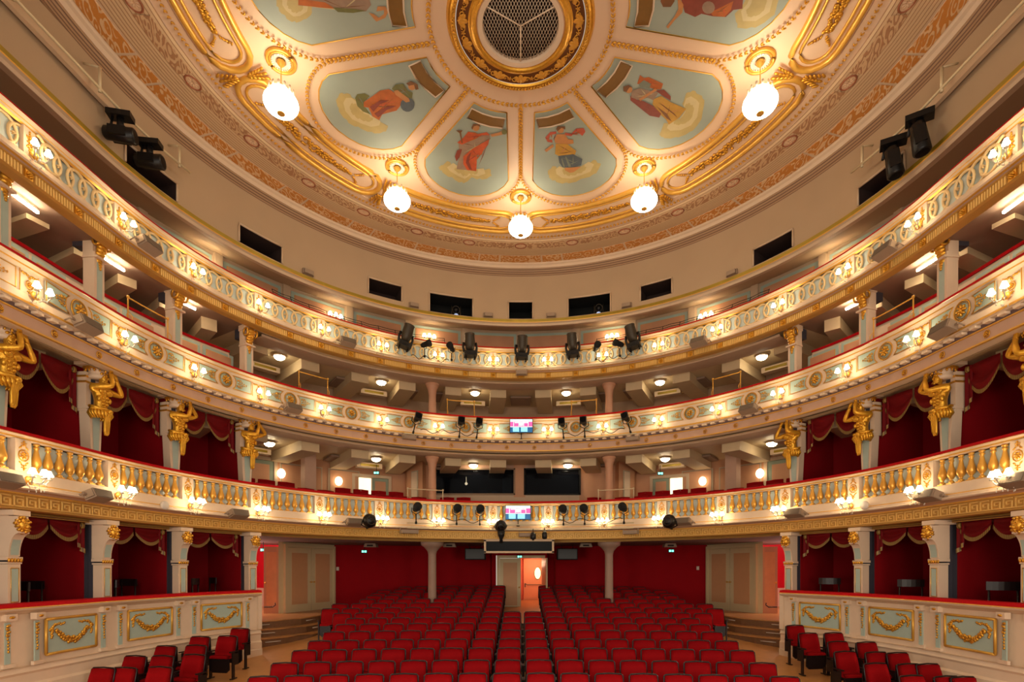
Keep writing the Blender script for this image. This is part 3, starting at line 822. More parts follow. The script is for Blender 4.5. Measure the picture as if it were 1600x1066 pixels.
for c in (-20, 20, -60, 60, -100, 100):
    lab, (ox, oy, sc), polys = figs[keymap[c]]
    T = Matrix.Translation(pan_w(c, 0, 3.2, 0)); inv = T.inverted()
    root = thing('ceiling_painting', 'ceiling painting of a ' + lab, 'ceiling painting', T, 'painted ceiling panels')
    m = MB(); o_ = panel_outline(c)
    vs = [pan_w(c, x, s_, .012) for x, s_ in o_] + [pan_w(c, x, s_, -.01) for x, s_ in o_]; n = len(o_)
    m.add(vs, [tuple(range(n)), tuple(range(2 * n - 1, n - 1, -1))] + [(i, (i + 1) % n, n + (i + 1) % n, n + i) for i in range(n)])
    m.build('painted_sky', BLUEC, root, inv)
    m = MB(); m.tube([pan_w(c, x, s_, .012) for x, s_ in o_], .014, 4, True); m.build('gilt_edge', GLINE, root, inv)
    # grille at the narrow end
    m = MB(); gq = [(-1, 1.98), (-.33, 2.03), (.33, 2.03), (1, 1.98), (1.08, 2.24), (.36, 2.30), (-.36, 2.30), (-1.08, 2.24)]
    gq = [(x * .37, s_) for x, s_ in gq]
    m.add([pan_w(c, x, s_, .02) for x, s_ in gq] + [pan_w(c, x, s_, 0) for x, s_ in gq], [tuple(range(8))] + [(i, (i + 1) % 8, 8 + (i + 1) % 8, 8 + i) for i in range(8)])
    gr = m.build('vent_grille', BRONZE, root, inv)
    m = MB(); m.tube([pan_w(c, x, s_, .022) for x, s_ in gq], .017, 4, True); m.build('vent_frame', CREAM, root, inv)
    fm = MB(); ml = []
    rich = []
    for ck, pl in polys:
        rich.append((ck, pl))
        if isinstance(pl[0], tuple) and ck == 'C':
            cx = sum(p[0] for p in pl) / len(pl); cy = sum(p[1] for p in pl) / len(pl)
            for sc1, k1 in ((.72, 'K'), (.45, 'C')): rich.append((k1, [(cx + (p[0] - cx) * sc1 + 8, cy + (p[1] - cy) * sc1 - 12) for p in pl]))
        elif isinstance(pl[0], tuple) and ck in 'ROYBTGP' and len(pl) >= 6:
            n = len(pl); dk = {'R': 'M', 'O': 'H', 'Y': 'H', 'B': 'N', 'T': 'H', 'G': 'H', 'P': 'M'}[ck]
            for i in range(n // 2):
                a_, b_ = pl[i], pl[(i + n // 2) % n]; f = lambda u: (a_[0] + (b_[0] - a_[0]) * u, a_[1] + (b_[1] - a_[1]) * u)
                p, q, r_ = f(.12), f(.5), f(.85); dx, dy = b_[1] - a_[1], a_[0] - b_[0]; L_ = math.hypot(dx, dy) or 1; w_ = 5.0 + 3 * (i % 2)
                rich.append((dk if i % 2 == 0 else {'R': 'O', 'O': 'R', 'Y': 'S', 'B': 'N', 'T': 'K', 'G': 'N', 'P': 'O'}[ck], [p, (q[0] + dx / L_ * w_, q[1] + dy / L_ * w_), r_, (q[0] - dx / L_ * w_ * .3, q[1] - dy / L_ * w_ * .3)]))
    for j, (ck, pl) in enumerate(rich):
        if ck not in ml: ml.append(ck)
        fm.mi = ml.index(ck); dz = .016 + .0005 * j
        if len(pl) == 3 and not isinstance(pl[0], tuple):
            pl = [(pl[0] + pl[2] * math.cos(q * PI / 7), pl[1] + pl[2] * math.sin(q * PI / 7)) for q in range(14)]
        elif ck == 'C':
            q2 = []
            for i in range(len(pl)):      # lobed cloud edge
                a_, b_ = pl[i], pl[(i + 1) % len(pl)]; q2 += [a_, ((a_[0] * 3 + b_[0]) / 4 + 6, (a_[1] * 3 + b_[1]) / 4 - 5), ((a_[0] + b_[0]) / 2, (a_[1] + b_[1]) / 2 + 8)]
            pl = q2
        w_ = [pxp(ox + x / sc, oy + y / sc, dz) for x, y in pl]
        fm.add(w_, [tuple(range(len(w_)))], False, [(p[0], p[1]) for p in w_])
    fm.build('painted_figure', [figc[k] for k in ml], root, inv)

# round grille in the middle
T = Matrix.Translation((0, YO, ZC + EZ)); inv = T.inverted()
oc = thing('ceiling_rose_grille', 'round wire grille in a broad gold ring at the middle of the ceiling', 'ceiling grille', T)
m = MB(); ring(m, [(.66, -.02), (.68, .06), (.76, .07), (.78, .05)]); m.build('inner_ring', CREAM, oc, inv)
m = MB(); ring(m, [(.78, .05), (.80, .09), (.84, .10), (.88, .08), (.90, .05), (.93, .04)], sm=True)
ring(m, [(1.15, .04), (1.17, .07), (1.20, .08), (1.23, .06), (1.25, .04), (1.28, .05), (1.31, .0)], sm=True)
leafrope(m, [CP(i * 6, 1.20, .085) for i in range(61)], .035, .06); m.build('gilt_rings', GOLD, oc, inv)
ACB = mat('brown_frieze_ground', (104, 58, 18), .6, var=.2)
m = MB(); ring(m, [(.93, .04), (1.14, .04)]); m.build('frieze_ground', ACB, oc, inv)
m = MB()
for k in range(15):
    m.M = CF(k * 24, 1.035, .045)
    for q in (-1, 0, 1): m.blob((q * .06, -.004, .02 - abs(q) * .02), (.056, .014, .088), 6, 4, q * .8)
    m.blob((0, -.004, -.05), (.02, .012, .04), 5, 4)
    m.M = CF(k * 24 + 12, 1.035, .045); rosette(m, 0, 0, .045, 5, 0, .012)
    for sg in (1, -1):
        m.M = CF(k * 24 + sg * 7.0, 1.035, .045); scroll(m, 0, 0, .055, 1.1, sg, .013)
m.M = Matrix(); m.build('acanthus_frieze', mat('frieze_leaf', (222, 160, 60), .4, .3, var=.15), oc, inv)
m = MB()
for d_ in (1, -1):
    for i in range(-14, 15):
        off = i * .05; pts = []
        # chords of the circle in two slanted directions
        L = math.sqrt(max(0, .66 ** 2 - off ** 2))
        ang = math.radians(90 + d_ * 24); dx, dy = math.cos(ang), math.sin(ang); nx, ny = -dy, dx
        m.tube([(nx * off - dx * L, YO + ny * off - dy * L, ZC + EZ - .02), (nx * off + dx * L, YO + ny * off + dy * L, ZC + EZ - .02)], .0055, 3)
m.build('wire_mesh', CREAM, oc, inv)
m = MB()
for a in (0, 120, 240): m.tube([(0, YO, ZC + EZ - .03), CP(a, .67, .03)], .014, 4)
m.build('spokes', CREAM, oc, inv)
m = MB(); ring(m, [(.68, -.02), (.68, -.9)]); m.lathe([(.68, 0), (.001, 0)], 30, (0, YO, ZC + EZ + .6), 'z', False)
m.build('dark_shaft', mat('shaft_dark', (40, 24, 16), .9, var=.3), oc, inv)

# globe chandeliers
def chandelier():
    r = thing('globe_chandelier', 'opal', 'chandelier', Matrix.Identity(4), 'globe chandeliers')
    m = MB()
    for rr, w, dz in ((.25, .035, .02), (.20, .02, .03)): m.tube([(rr * math.cos(q * PI / 12), rr * math.sin(q * PI / 12), -dz) for q in range(24)], w, 6, True)
    m.build('ceiling_ring', GOLDS, r)
    m = MB(); m.lathe([(.19, 0), (.19, -.02), (.15, -.045), (.1, -.03)], 18, cap=False)
    for q in range(24): m.blob((.165 * math.cos(q * PI / 12), .165 * math.sin(q * PI / 12), -.04), (.02, .02, .02), 5, 3)
    m.build('crystal_cup', CRYS, r)
    m = MB(); m.lathe([(.06, 0), (.085, -.05), (.05, -.10), (.018, -.13), (.01, -.14), (.01, -.56), (.03, -.57), (.03, -.60)], 10); m.build('rod', GOLDS, r)
    g_ = MB(); pr = []
    for i in range(11):
        b = PI * (.18 + .82 * i / 10.0); pr.append((max(.002, .315 * math.sin(b)), -.82 + .20 * math.cos(b)))
    g_.lathe(pr, 24); g_.build('opal_globe', L_GLOBE, r)
    m = MB()
    m.tube([(.20 * math.cos(q * PI / 10), .20 * math.sin(q * PI / 10), -.625) for q in range(20)], .022, 5, True)
    for q in range(14):
        b = q * PI / 7; m.M = Matrix.Translation((.235 * math.cos(b), .235 * math.sin(b), -.60)) @ Matrix.Rotation(b, 4, 'Z')
        m.blob((0, 0, 0), (.012, .028, .05), 5, 4)
    m.M = Matrix(); m.build('crown_of_leaves', CREAM, r)
    m = MB(); m.lathe([(.075, -1.015), (.07, -1.025), (.03, -1.03), (.012, -1.045)], 12); m.build('bottom_finial', GLINE, r)
    return r
ch = chandelier()
for i, (a, r_, lb) in enumerate([(0, 4.45, 'middle'), (-41, 4.52, 'second from the left'), (41, 4.52, 'second from the right'), (-81.5, 4.6, 'leftmost'), (81.5, 4.6, 'rightmost')]):
    M = Matrix.Translation(CP(a, r_, 0)); l = 'lit white globe lamp hanging from the ceiling, ' + lb + ' of the five'
    if i == 0: ch.matrix_basis = M; ch['label'] = l
    else: dup(ch, M, l)
# ---------------------------------------------------------------- walls behind the tiers
def wallpoly(name, pts, z0, z1, m, lab=None):
    """upright wall along plan points (x, y)"""
    mb = MB(); n = len(pts); L = 0; vs = []; uv = []
    for i, (x, y) in enumerate(pts):
        if i: L += math.hypot(x - pts[i - 1][0], y - pts[i - 1][1])
        zz0 = z0[i] if isinstance(z0, list) else z0
        vs += [(x, y, zz0 + EZ), (x, y, z1 + EZ)]; uv += [(L, zz0), (L, z1)]
    mb.add(vs, [(2 * i, 2 * i + 2, 2 * i + 3, 2 * i + 1) for i in range(n - 1)], False, uv)
    return structure(name, mb, m)
def wallsweep(name, r, z0, z1, t0, t1, m):
    mb = MB(); sweep(mb, [(r, z0), (r, z1)], t0, t1); return structure(name, mb, m)
def panel_on(mb, w, h, frame=.03, depth=.02):
    """raised frame and field centred at 0 in the x-z plane: slots 0 border, 1 line, 2 field"""
    mb.mi = 0; mb.box((0, 0, 0), (w, depth, h))
    mb.mi = 1; mb.box((0, -depth * .5, 0), (w - 2 * frame, depth * .6, h - 2 * frame))
    mb.mi = 2; mb.box((0, -depth * .9, 0), (w - 2 * frame - .03, depth * .4, h - 2 * frame - .03)); mb.mi = 0
# gallery (third tier) wall with salmon panels between flat pilasters
wallsweep('wall_gallery', 8.9, 6.03, 8.06, -TA, TA, CREAMD)
mb = MB()
for k in range(-8, 9):
    mb.M = F(k * 12.1, 8.86, 7.2); mb.box((0, 0, 0), (.20, .10, 1.66))
mb.M = Matrix(); structure('trim_6', mb, CREAMD)
mb = MB()
for k in range(-8, 8):
    mb.M = F((k + .5) * 12.1, 8.865, 7.12); w = 1.58
    panel_on(mb, w, 1.62, .09, .03)
mb.M = Matrix(); structure('trim_7', mb, [BLUE, GLINE, PINK])

# second tier back wall, in half darkness
wallsweep('wall_second_tier', 10.4, 3.8, 6.3, -TA, TA, mat('second_tier_wall', (190, 156, 124), .7, var=.08))
# first tier back wall
wallsweep('wall_first_tier_right', 10.8, 1.15, 3.8, 22.5, 58, PINKC)
wallsweep('wall_first_tier_left', 10.8, 1.15, 3.8, -58, -22.5, PINKC)
for s_, nm in ((-1, 'left'), (1, 'right')):
    a = P(s_ * 22.5, 10.8, 0)
    wallpoly('wall_first_tier_slant_' + nm, [(a[0], a[1]), (s_ * 3.95, 18.95), (s_ * 3.3, 18.3), (s_ * 3.3, 19.0)], 1.15, 3.65, PINKC)
    wallpoly('wall_control_room_' + nm, [(s_ * 3.3, 19.0), (s_ * 2.95, 19.0)] if s_ < 0 else [(s_ * 3.3, 19.0), (s_ * 2.05, 19.0)], 1.15, 3.7, PINKC)
wallpoly('wall_control_room_sill', [(-2.95, 19.0), (2.05, 19.0)], 1.15, 2.62, CREAMD)
wallpoly('wall_control_room_head', [(-2.95, 19.0), (2.05, 19.0)], 3.46, 3.7, MAUVE)
wallpoly('wall_control_room_pier', [(-.24, 18.99), (.16, 18.99)], 2.5, 3.7, PINKC)
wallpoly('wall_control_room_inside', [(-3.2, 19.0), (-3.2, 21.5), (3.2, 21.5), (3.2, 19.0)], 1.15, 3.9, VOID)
# the two control room windows
def window(i, x0, x1, z0, z1, y):
    w = thing('window_%d' % (i + 10), None, None, Matrix.Translation(((x0 + x1) / 2, y, z0 + EZ))); w['kind'] = 'structure'
    hw = (x1 - x0) / 2; h = z1 - z0; m = MB()
    for sx in (-1, 1): m.box((sx * (hw + .02), 0, h / 2), (.05, .08, h + .08))
    for zz in (-.02, h + .02): m.box((0, 0, zz), (2 * hw + .09, .08, .05))
    m.build('window_frame', BLACKM if i else mat('window_frame_paint', (140, 112, 86), .6), w)
    return w
window(0, -2.95, -.24, 2.62, 3.46, 18.98); window(1, .16, 2.05, 2.62, 3.46, 18.98)
m = MB()
for (x0, x1) in ((-2.93, -.26), (.18, 2.03)):
    m.box(((x0 + x1) / 2, 19.05, 3.04 + EZ), (x1 - x0, .012, .86))
gl_ = bpy.data.materials.new('tinted_window_glass'); gl_.use_nodes = True
b_ = gl_.node_tree.nodes['Principled BSDF']; b_.inputs['Base Color'].default_value = (.004, .005, .008, 1); b_.inputs['Roughness'].default_value = .03
b_.inputs['Alpha'].default_value = .62; b_.inputs['Specular IOR Level'].default_value = .12
structure('window_12', m, gl_)
# things seen through the glass
def deskthing(name, label, cat, x, y, z, w, h, m_, d=.3):
    mb = MB(); mb.box((0, 0, h / 2), (w, d, h)); mb.box((0, .02, h + .02), (w * .7, d * .6, .04)); mb.box((0, -d * .52, h * .55), (w * .86, .012, h * .6))
    return tag(mb.build(name, m_, None, Matrix.Translation((x, y, z + EZ))), label, cat)
dimb = mat('dim_blue_screen', (70, 76, 120), .4, var=.3); dimc = mat('dim_teal_panel', (84, 120, 140), .5, var=.2)
m = MB(); m.box((-1.75, 19.9, 2.28 + EZ), (2.6, .6, .62)); m.box((-1.6, 19.62, 2.6 + EZ), (2.7, .1, .04))
tag(m.build('mixing_desk', BLACKM), 'long dark desk behind the left control room window', 'desk')
deskthing('monitor', 'wide bluish monitor on the desk behind the left control window', 'monitor', -1.35, 19.75, 2.60, .34, .22, dimb, .08)
deskthing('monitor', 'smaller bluish monitor at the left end of the control desk', 'monitor', -1.85, 19.8, 2.60, .26, .18, dimb, .08)
deskthing('monitor', 'bluish monitor at the right end of the control desk', 'monitor', -.95, 19.8, 2.60, .28, .2, dimb, .08)
deskthing('equipment_rack', 'tall teal lit panel at the right side of the left control window', 'rack', -.52, 20.6, 2.0, .34, 1.4, dimc, .3)
m = MB(); m.lathe([(.02, 0), (.05, .03), (.05, .07), (.02, .1)], 10); m.tube([(0, 0, .1), (0, 0, .3)], .008, 4)
tag(m.build('desk_lamp', L_WALL, None, Matrix.Translation((-2.0, 20.0, 3.08 + EZ))), 'small lit lamp hanging inside the left control room window', 'lamp')

def door_leaf(parent, w, h, M, nm='door_leaf', border=CREAMD, field=PINK, knob=1, handle=True):
    m = MB(); m.box((0, 0, h / 2), (w, .045, h)); d = m.build(nm, border, parent, M)
    m = MB(); m.box((0, -.026, h * .52), (w * .66, .012, h * .80)); m.box((0, .026, h * .52), (w * .66, .012, h * .80)); m.build('door_panel', field, d)
    if handle:
        m = MB(); m.lathe([(.014, 0), (.014, -.05), (.028, -.055), (.03, -.075), (.018, -.09)], 8, (knob * (w / 2 - .06), -.022, h * .46), 'y')
        m.build('door_knob', GOLDS, d)
    return d
DN = [20]
DOORC = mat('foyer_door_cream', (232, 212, 166), .5, var=.04); DOORP = mat('foyer_door_salmon', (226, 172, 124), .5, var=.04)
def doorset(M, w, h, leaves, frame=CREAMD, border=CREAMD, field=PINK):
    """a doorway: frame and leaves; leaves: list of (x, width, swing degrees about its hinge side -1/1)"""
    DN[0] += 1
    r = thing('door_%d' % DN[0], None, None, M); r['kind'] = 'structure'
    m = MB()
    for sx in (-1, 1): m.box((sx * (w / 2 + .05), 0, h / 2), (.10, .10, h))
    m.box((0, 0, h + .05), (w + .2, .10, .10)); m.build('door_frame', frame, r)
    for (x, lw, sw, hs, kn) in leaves:
        hinge = Matrix.Translation((x + hs * lw / 2, 0, 0)) @ Matrix.Rotation(math.radians(sw), 4, 'Z') @ Matrix.Translation((-hs * lw / 2, 0, 0))
        door_leaf(r, lw - .01, h - .01, hinge, 'door_leaf', border, field, kn)
    return r
def FX(x, y, z, ang):   # frame facing the camera turned by ang degrees about z
    return Matrix.Translation((x, y, z + EZ)) @ Matrix.Rotation(math.radians(ang), 4, 'Z')
# first tier: doors and panels on the wall
TEALD = mat('sage_door_border', (142, 152, 132), .6, var=.05)
for s_ in (-1, 1):
    M = F(s_ * 48.0, 10.74, 1.9); doorset(M, .8, 1.45, [(0, .8, 0, 1, -1)], CREAMD, TEALD, PINK)
    # open door; a glowing panel stands in for the lit corridor behind
    M = F(s_ * 28.8, 10.74, 1.9); doorset(M, 1.15, 1.26, [(-s_ * .29, .57, 0, -s_, s_)], CREAMD, TEALD, PINK)
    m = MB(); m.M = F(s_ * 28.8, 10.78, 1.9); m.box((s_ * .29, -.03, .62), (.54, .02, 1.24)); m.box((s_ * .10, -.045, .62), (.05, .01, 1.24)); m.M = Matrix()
    tag(m.build('corridor_glow_panel', CORR_GLOW), 'glowing panel as bright corridor behind half open door, ' + ('left' if s_ < 0 else 'right') + ' side of the first tier', 'doorway')
    mb = MB()
    for t, w in ((41.2, 1.35), (33.8, 1.05)):
        mb.M = F(s_ * t, 10.76, 2.65); panel_on(mb, w, 1.42, .035, .03)
    mb.M = Matrix(); structure('trim_8' if s_ < 0 else 'trim_9', mb, [CREAMD, TEALD, PINKC])
    # big square pier and slanting cream panels
    m = MB(); m.M = F(s_ * 42.5, 9.55, 2.35); m.box((0, 0, 0), (.34, .34, 2.5)); m.M = Matrix()
    structure('wall_pier_first_tier_' + ('left' if s_ < 0 else 'right'), m, MAUVE)
    m = MB(); a = (s_ * 3.62, 18.62)
    m.M = Matrix.Translation((a[0] , a[1] - .03, 2.5 + EZ)) @ Matrix.Rotation(math.radians(s_ * 45), 4, 'Z')
    panel_on(m, .40, 1.7, .02, .02); m.M = Matrix()
    structure('trim_10' if s_ < 0 else 'trim_11', m, [CREAMD, TEALD, CREAM])

# ---------------------------------------------------------------- ground floor walls
wallpoly('wall_back', [(-6.75, 19.7), (-3.4, 20.5), (-.98, 20.75)], -2.0, .88, REDW)
wallpoly('wall_back_right', [(.90, 20.75), (3.4, 20.5), (6.75, 19.7)], -2.0, .88, REDW)
wallpoly('wall_back_door_surround', [(-1.15, 20.76), (-1.08, 20.45), (-.93, 20.45), (-.93, 20.6)], -2.0, .88, REDW)
wallpoly('wall_back_door_surround_right', [(1.04, 20.76), (1.0, 20.45), (.93, 20.45), (.93, 20.6)], -2.0, .88, REDW)
wallpoly('wall_back_over_door', [(-.93, 20.45), (.93, 20.45)], .50, .88, REDW)
for s_, nm in ((-1, 'left'), (1, 'right')):
    # side wall carrying the double doors, and the opening to the foyer with warm red walls
    wallpoly('wall_side_' + nm, [(s_ * 7.62, 17.35), (s_ * 6.75, 19.7)], -1.42, .88, DOORC)
    wallpoly('wall_side_pier_' + nm, [(s_ * 7.68, 17.25), (s_ * 7.62, 17.35)], -1.42, .88, DOORC)
    wallpoly('wall_foyer_' + nm, [(s_ * 8.45, 14.55), (s_ * 10.6, 15.6), (s_ * 10.6, 21.0), (s_ * 7.7, 19.5)], -1.42, .95, mat('foyer_red_' + nm, (226, 24, 44), .6, var=.06))
    wallpoly('wall_foyer_dado_' + nm, [(s_ * 10.55, 15.5), (s_ * 10.55, 20.85), (s_ * 7.75, 19.4)], -1.42, -.72, mat('foyer_dado_' + nm, (236, 196, 176), .6, var=.03))
    ang = math.degrees(math.atan2(19.7 - 17.35, s_ * -0.87 * -1 * -1)) if False else 0
    dx, dy = s_ * -.87, 2.35; L = math.hypot(dx, dy); th = math.degrees(math.atan2(dy, dx)) if s_ < 0 else math.degrees(math.atan2(-dy, -dx))
    cx, cy = s_ * 7.19 - s_ * .05, 18.52
    doorset(FX(cx, cy, -1.42, th), 2.2, 2.12, [(-.55, 1.09, 0, -1, 1), (.55, 1.09, 0, 1, -1)], DOORC, DOORC, DOORP)
    # ajar leaf in the foyer opening
    r = FX(s_ * 7.98, 17.25, -1.42, -s_ * 14)
    DN[0] += 1; rt = thing('door_%d' % DN[0], None, None, r); rt['kind'] = 'structure'
    door_leaf(rt, .46, 2.12, Matrix.Translation((s_ * -.08, 0, 0)), 'door_leaf', PINK, mat('foyer_leaf_panel_%s' % nm, (226, 160, 110), .6), s_ * 1)
    # landing and three curved steps
    mb = MB(); segs = [(7.9, 13.85), (7.3, 14.4), (6.75, 15.0), (6.35, 15.7), (6.15, 16.6)]
    for j in range(3):
        z1 = -1.42 - .2 * j; off = .32 * j
        outer = [(s_ * (x - off * .75), y - off * .62 if y < 16 else y) for x, y in segs] + [(s_ * (6.6 - off * .3), 19.8)]
        back = [(s_ * 11, 19.8), (s_ * 11, 13.85)]
        pl = outer + back; zb = -2.2
        vs = [(x, y, z1 + EZ) for x, y in pl] + [(x, y, zb + EZ) for x, y in pl]; n = len(pl)
        mb.mi = 0; mb.add(vs, [tuple(range(n))]); mb.mi = 1
        mb.add(vs, [(i, i + 1, n + i + 1, n + i) for i in range(n - 3)])
        mb.mi = 0
        nz2 = [(x, y - .0, z1 + EZ) for x, y in outer]
        mb.tube([(x, y, z1 + EZ - .01) for x, y in outer], .018, 4)
        mb.mi = 2
        for q in (1, 3):
            p = outer[q]; p2 = outer[q + 1]; mb.tube([((p[0] * .7 + p2[0] * .3), (p[1] * .7 + p2[1] * .3) - .012, z1 - .1 + EZ), ((p[0] * .2 + p2[0] * .8), (p[1] * .2 + p2[1] * .8) - .012, z1 - .1 + EZ)], .012, 4)
    structure('floor_steps_' + nm, mb, [PARQ, STEPW, CORR_GLOW if False else WHITE])
    # foyer lamp
    l = bpy.data.lights.new('foyer_lamp', 'POINT'); l.energy = 130; l.color = (1, .80, .68); l.shadow_soft_size = .2
    o = bpy.data.objects.new('foyer_lamp', l); o.location = (s_ * 9.2, 17.0, .4 + EZ); COL.objects.link(o)
# back double door: left leaf shut, right leaf open, lit lobby with a second door behind
doorset(FX(0.01, 20.42, -1.62, 0), 1.60, 2.02, [(-.40, .80, 0, -1, 1), (.40, .80, 100, 1, -1)], DOORC, DOORC, DOORP)
LOB = mat('lobby_coral_paint', (240, 120, 84), .6, var=.04)
wallpoly('wall_lobby', [(-.05, 20.5), (-.05, 22.2), (1.3, 22.2), (1.3, 20.5)], -1.62, .6, LOB)
structure('floor_lobby', MB().add([(-1.2, 20.3, -1.6 + EZ), (1.4, 20.3, -1.6 + EZ), (1.4, 22.3, -1.6 + EZ), (-1.2, 22.3, -1.6 + EZ)], [(0, 1, 2, 3)]), REDV)
r = thing('door_40', None, None, FX(.52, 22.12, -1.6, 0)); r['kind'] = 'structure'
m = MB(); m.box((0, 0, 1.0), (.80, .05, 2.0)); dl = m.build('door_leaf', mat('lobby_door_peach', (240, 164, 112), .5, var=.03), r)
m = MB(); m.prism([(.17 + .13 * math.cos(q * PI / 10), 1.42 + .24 * math.sin(q * PI / 10)) for q in range(20)], -.035, -.02); m.build('oval_glass', emis('oval_glass_lit', (255, 240, 180), 1.6), dl)
m = MB(); m.tube([(.17 + .135 * math.cos(q * PI / 10), -.035, 1.42 + .245 * math.sin(q * PI / 10)) for q in range(20)], .012, 4, True); m.build('oval_rim', mat('rim_grey', (120, 100, 70), .5), dl)
m = MB(); m.box((-.34, -.04, .93), (.03, .03, .16)); m.tube([(-.34, -.06, 1.0), (-.25, -.08, .95), (.36, -.08, .95)], .014, 5); m.build('push_bar', BLACK, dl)
l = bpy.data.lights.new('lobby_lamp', 'POINT'); l.energy = 28; l.color = (1, .66, .42); l.shadow_soft_size = .12
o = bpy.data.objects.new('lobby_lamp', l); o.location = (.55, 21.2, .2 + EZ); COL.objects.link(o)

# ---------------------------------------------------------------- columns
def column(r_, z0, z1, s_, lab, flared):
    m = MB(); rr = .135 if flared else .125; H = z1 - z0
    if flared: pr = [(rr * 1.05, 0), (rr * 1.05, .05), (rr, .08), (rr * .94, H - .42), (rr * .98, H - .38), (rr * 1.15, H - .30), (rr * 1.9, H - .18), (rr * 2.6, H - .12), (rr * 2.7, H - .06), (rr * 2.7, H)]
    else: pr = [(rr * 1.2, 0), (rr * 1.2, .06), (rr, .09), (rr * .95, H - .36), (rr * 1.1, H - .24), (rr * 1.12, H - .22), (rr * 1.2, H - .18), (rr * 1.5, H - .11), (rr * 1.55, H - .06), (rr * 1.75, H - .05), (rr * 1.75, H)]
    m.lathe(pr, 20); p = P(s_ * 19.8, r_, z0)
    t = thing('column', lab, 'column', Matrix.Translation(p)); m.build('shaft', mat('column_paint_' + ('g' if flared else 'u'), (164, 134, 116) if flared else (204, 152, 120), .5, var=.05), t)
    m = MB(); m.lathe([(rr * 1.3, 0), (rr * 1.3, .10), (rr * 1.1, .13)], 20); m.build('base', CREAMD, t)
for s_, w in ((-1, 'left'), (1, 'right')):
    column(8.3, -1.7, .86, s_, 'grey cream iron column among the rear stall seats, %s of the back door' % w, True)
    column(8.3, 1.15, 3.56, s_, 'salmon column on the first tier, %s of the control room windows' % w, False)
    column(8.3, 3.8, 5.88, s_, 'salmon column on the dark second tier, %s of the middle' % w, False)

# ---------------------------------------------------------------- coffers, beams and downlights
def coffers(z, rise, rin, rout, nm, m1, lightr, idx):
    mb = MB()
    for t in range(-55, 56, 10):
        if abs(t) > 56: continue
        dz = rise * max(0, (abs(t) - 45) / 40.0); a = F(t, 0, 0)
        mb.M = F(t, (rin + rout) / 2, z + dz - .13)
        mb.box((0, 0, 0), (.52, rout - rin, .30))
    for s_ in (-1, 1):
        for t in (62, 69, 75.5, 82, 88.5, 95, 101.5, 108):
            dz = rise * (t - 45) / 40.0
            mb.M = F(s_ * t, (rin + rout) / 2, z + dz - .15) @ Matrix.Rotation(math.radians(s_ * 18), 4, 'Z'); mb.box((0, -.1, 0), (.34, rout - rin + .2, .30))
    mb.M = Matrix(); structure('ceiling_beams_' + nm, mb, m1)
    mb = MB()
    for t in range(-50, 51, 20):
        tt = t + (0 if t % 20 == 10 else 0)
        mb.M = F(tt, lightr + .95, z - .06 + rise * max(0, (abs(tt) - 45) / 40.0)); mb.mi = 0; mb.box((0, 0, -.08), (.85, .22, .16)); mb.mi = 1; mb.box((0, -.115, -.08), (.62, .01, .07))
    mb.M = Matrix(); structure('ceiling_vents_' + nm, mb, [CREAMD, OLIVE])
    mb = MB()
    for t in (-44, -36, -24, -16, 0, 16, 24, 36, 44):
        mb.M = F(t, lightr + .8, z - .02 + rise * max(0, (abs(t) - 45) / 40.0)); mb.box((0, 0, -.03), (.7, .9, .06))
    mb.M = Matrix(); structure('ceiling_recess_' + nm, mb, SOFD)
coffers(3.62, .14, 8.45, 10.7, 'first_tier', SOFC, 9.3, 0)
coffers(5.92, .30, 8.45, 10.3, 'second_tier', SOFC, 8.75, 1)
dn = {10: 'nearest the middle', 30: 'second from the middle', 50: 'third from the middle'}
d0 = None
for tier, z, lr, nm in ((1, 3.60, 9.35, 'first'), (2, 5.90, 8.75, 'second')):
    for t in (-50, -30, -10, 10, 30, 50):
        dz = (.14 if tier == 1 else .30) * max(0, (abs(t) - 45) / 40.0)
        M = F(t, lr, z + dz); lb = 'lit dome ceiling light over the %s tier, %s on the %s' % (nm, dn[abs(t)], 'left' if t < 0 else 'right')
        if d0 is None:
            d0 = thing('ceiling_light', lb, 'ceiling light', M, 'ceiling lights under the tiers')
            m = MB(); m.lathe([(.17, 0), (.17, -.03), (.15, -.04)], 16); m.build('lamp_rim', CREAMD, d0)
            m = MB(); m.lathe([(.145, -.03), (.14, -.07), (.10, -.11), (.05, -.13), (.001, -.135)], 16, cap=False); m.build('diffuser', L_DOWN, d0)
        else: dup(d0, M, lb)
# strip lights under the third tier, along the side boxes
st0 = None
for s_ in (-1, 1):
    for t, lb in ((70, 'nearest the middle'), (82, 'second from the middle'), (95, 'third from the middle')):
        M = F(s_ * t, 8.02, 5.96); lb = 'white strip light under the top tier on the %s, %s' % ('left' if s_ < 0 else 'right', lb)
        if st0 is None:
            st0 = thing('strip_light', lb, 'strip light', M, 'strip lights under the top tier'); m = MB(); m.box((0, 0, .02), (.50, .02, .03)); m.build('housing', CREAMD, st0)
            m = MB(); m.box((0, -.0, -.012), (.48, .035, .035)); m.build('tube', emis('lit_tube', (255, 236, 200), 95.0), st0)
        else: dup(st0, M, lb)
# round wall lamps on the first tier
w0 = None
for s_ in (-1, 1):
    for t, lb in ((44.9, 'beside the square pier'), (35.0, 'beside the half open door')):
        M = F(s_ * t, 10.62, 2.98 if t > 40 else 2.93); lab = 'lit white globe wall lamp on the %s salmon wall, %s' % ('left' if s_ < 0 else 'right', lb)
        if w0 is None:
            w0 = thing('wall_lamp', lab, 'wall lamp', M, 'globe wall lamps')
            m = MB(); m.lathe([(.05, .12), (.05, .08), (.02, .07), (.02, 0)], 10, (0, 0, 0), 'y'); m.build('wall_mount', GLINE, w0)
            m = MB(); m.blob((0, -.02, 0), (.125, .11, .15), 14, 10); m.build('glass_globe', L_WALL, w0)
        else: dup(w0, M, lab)
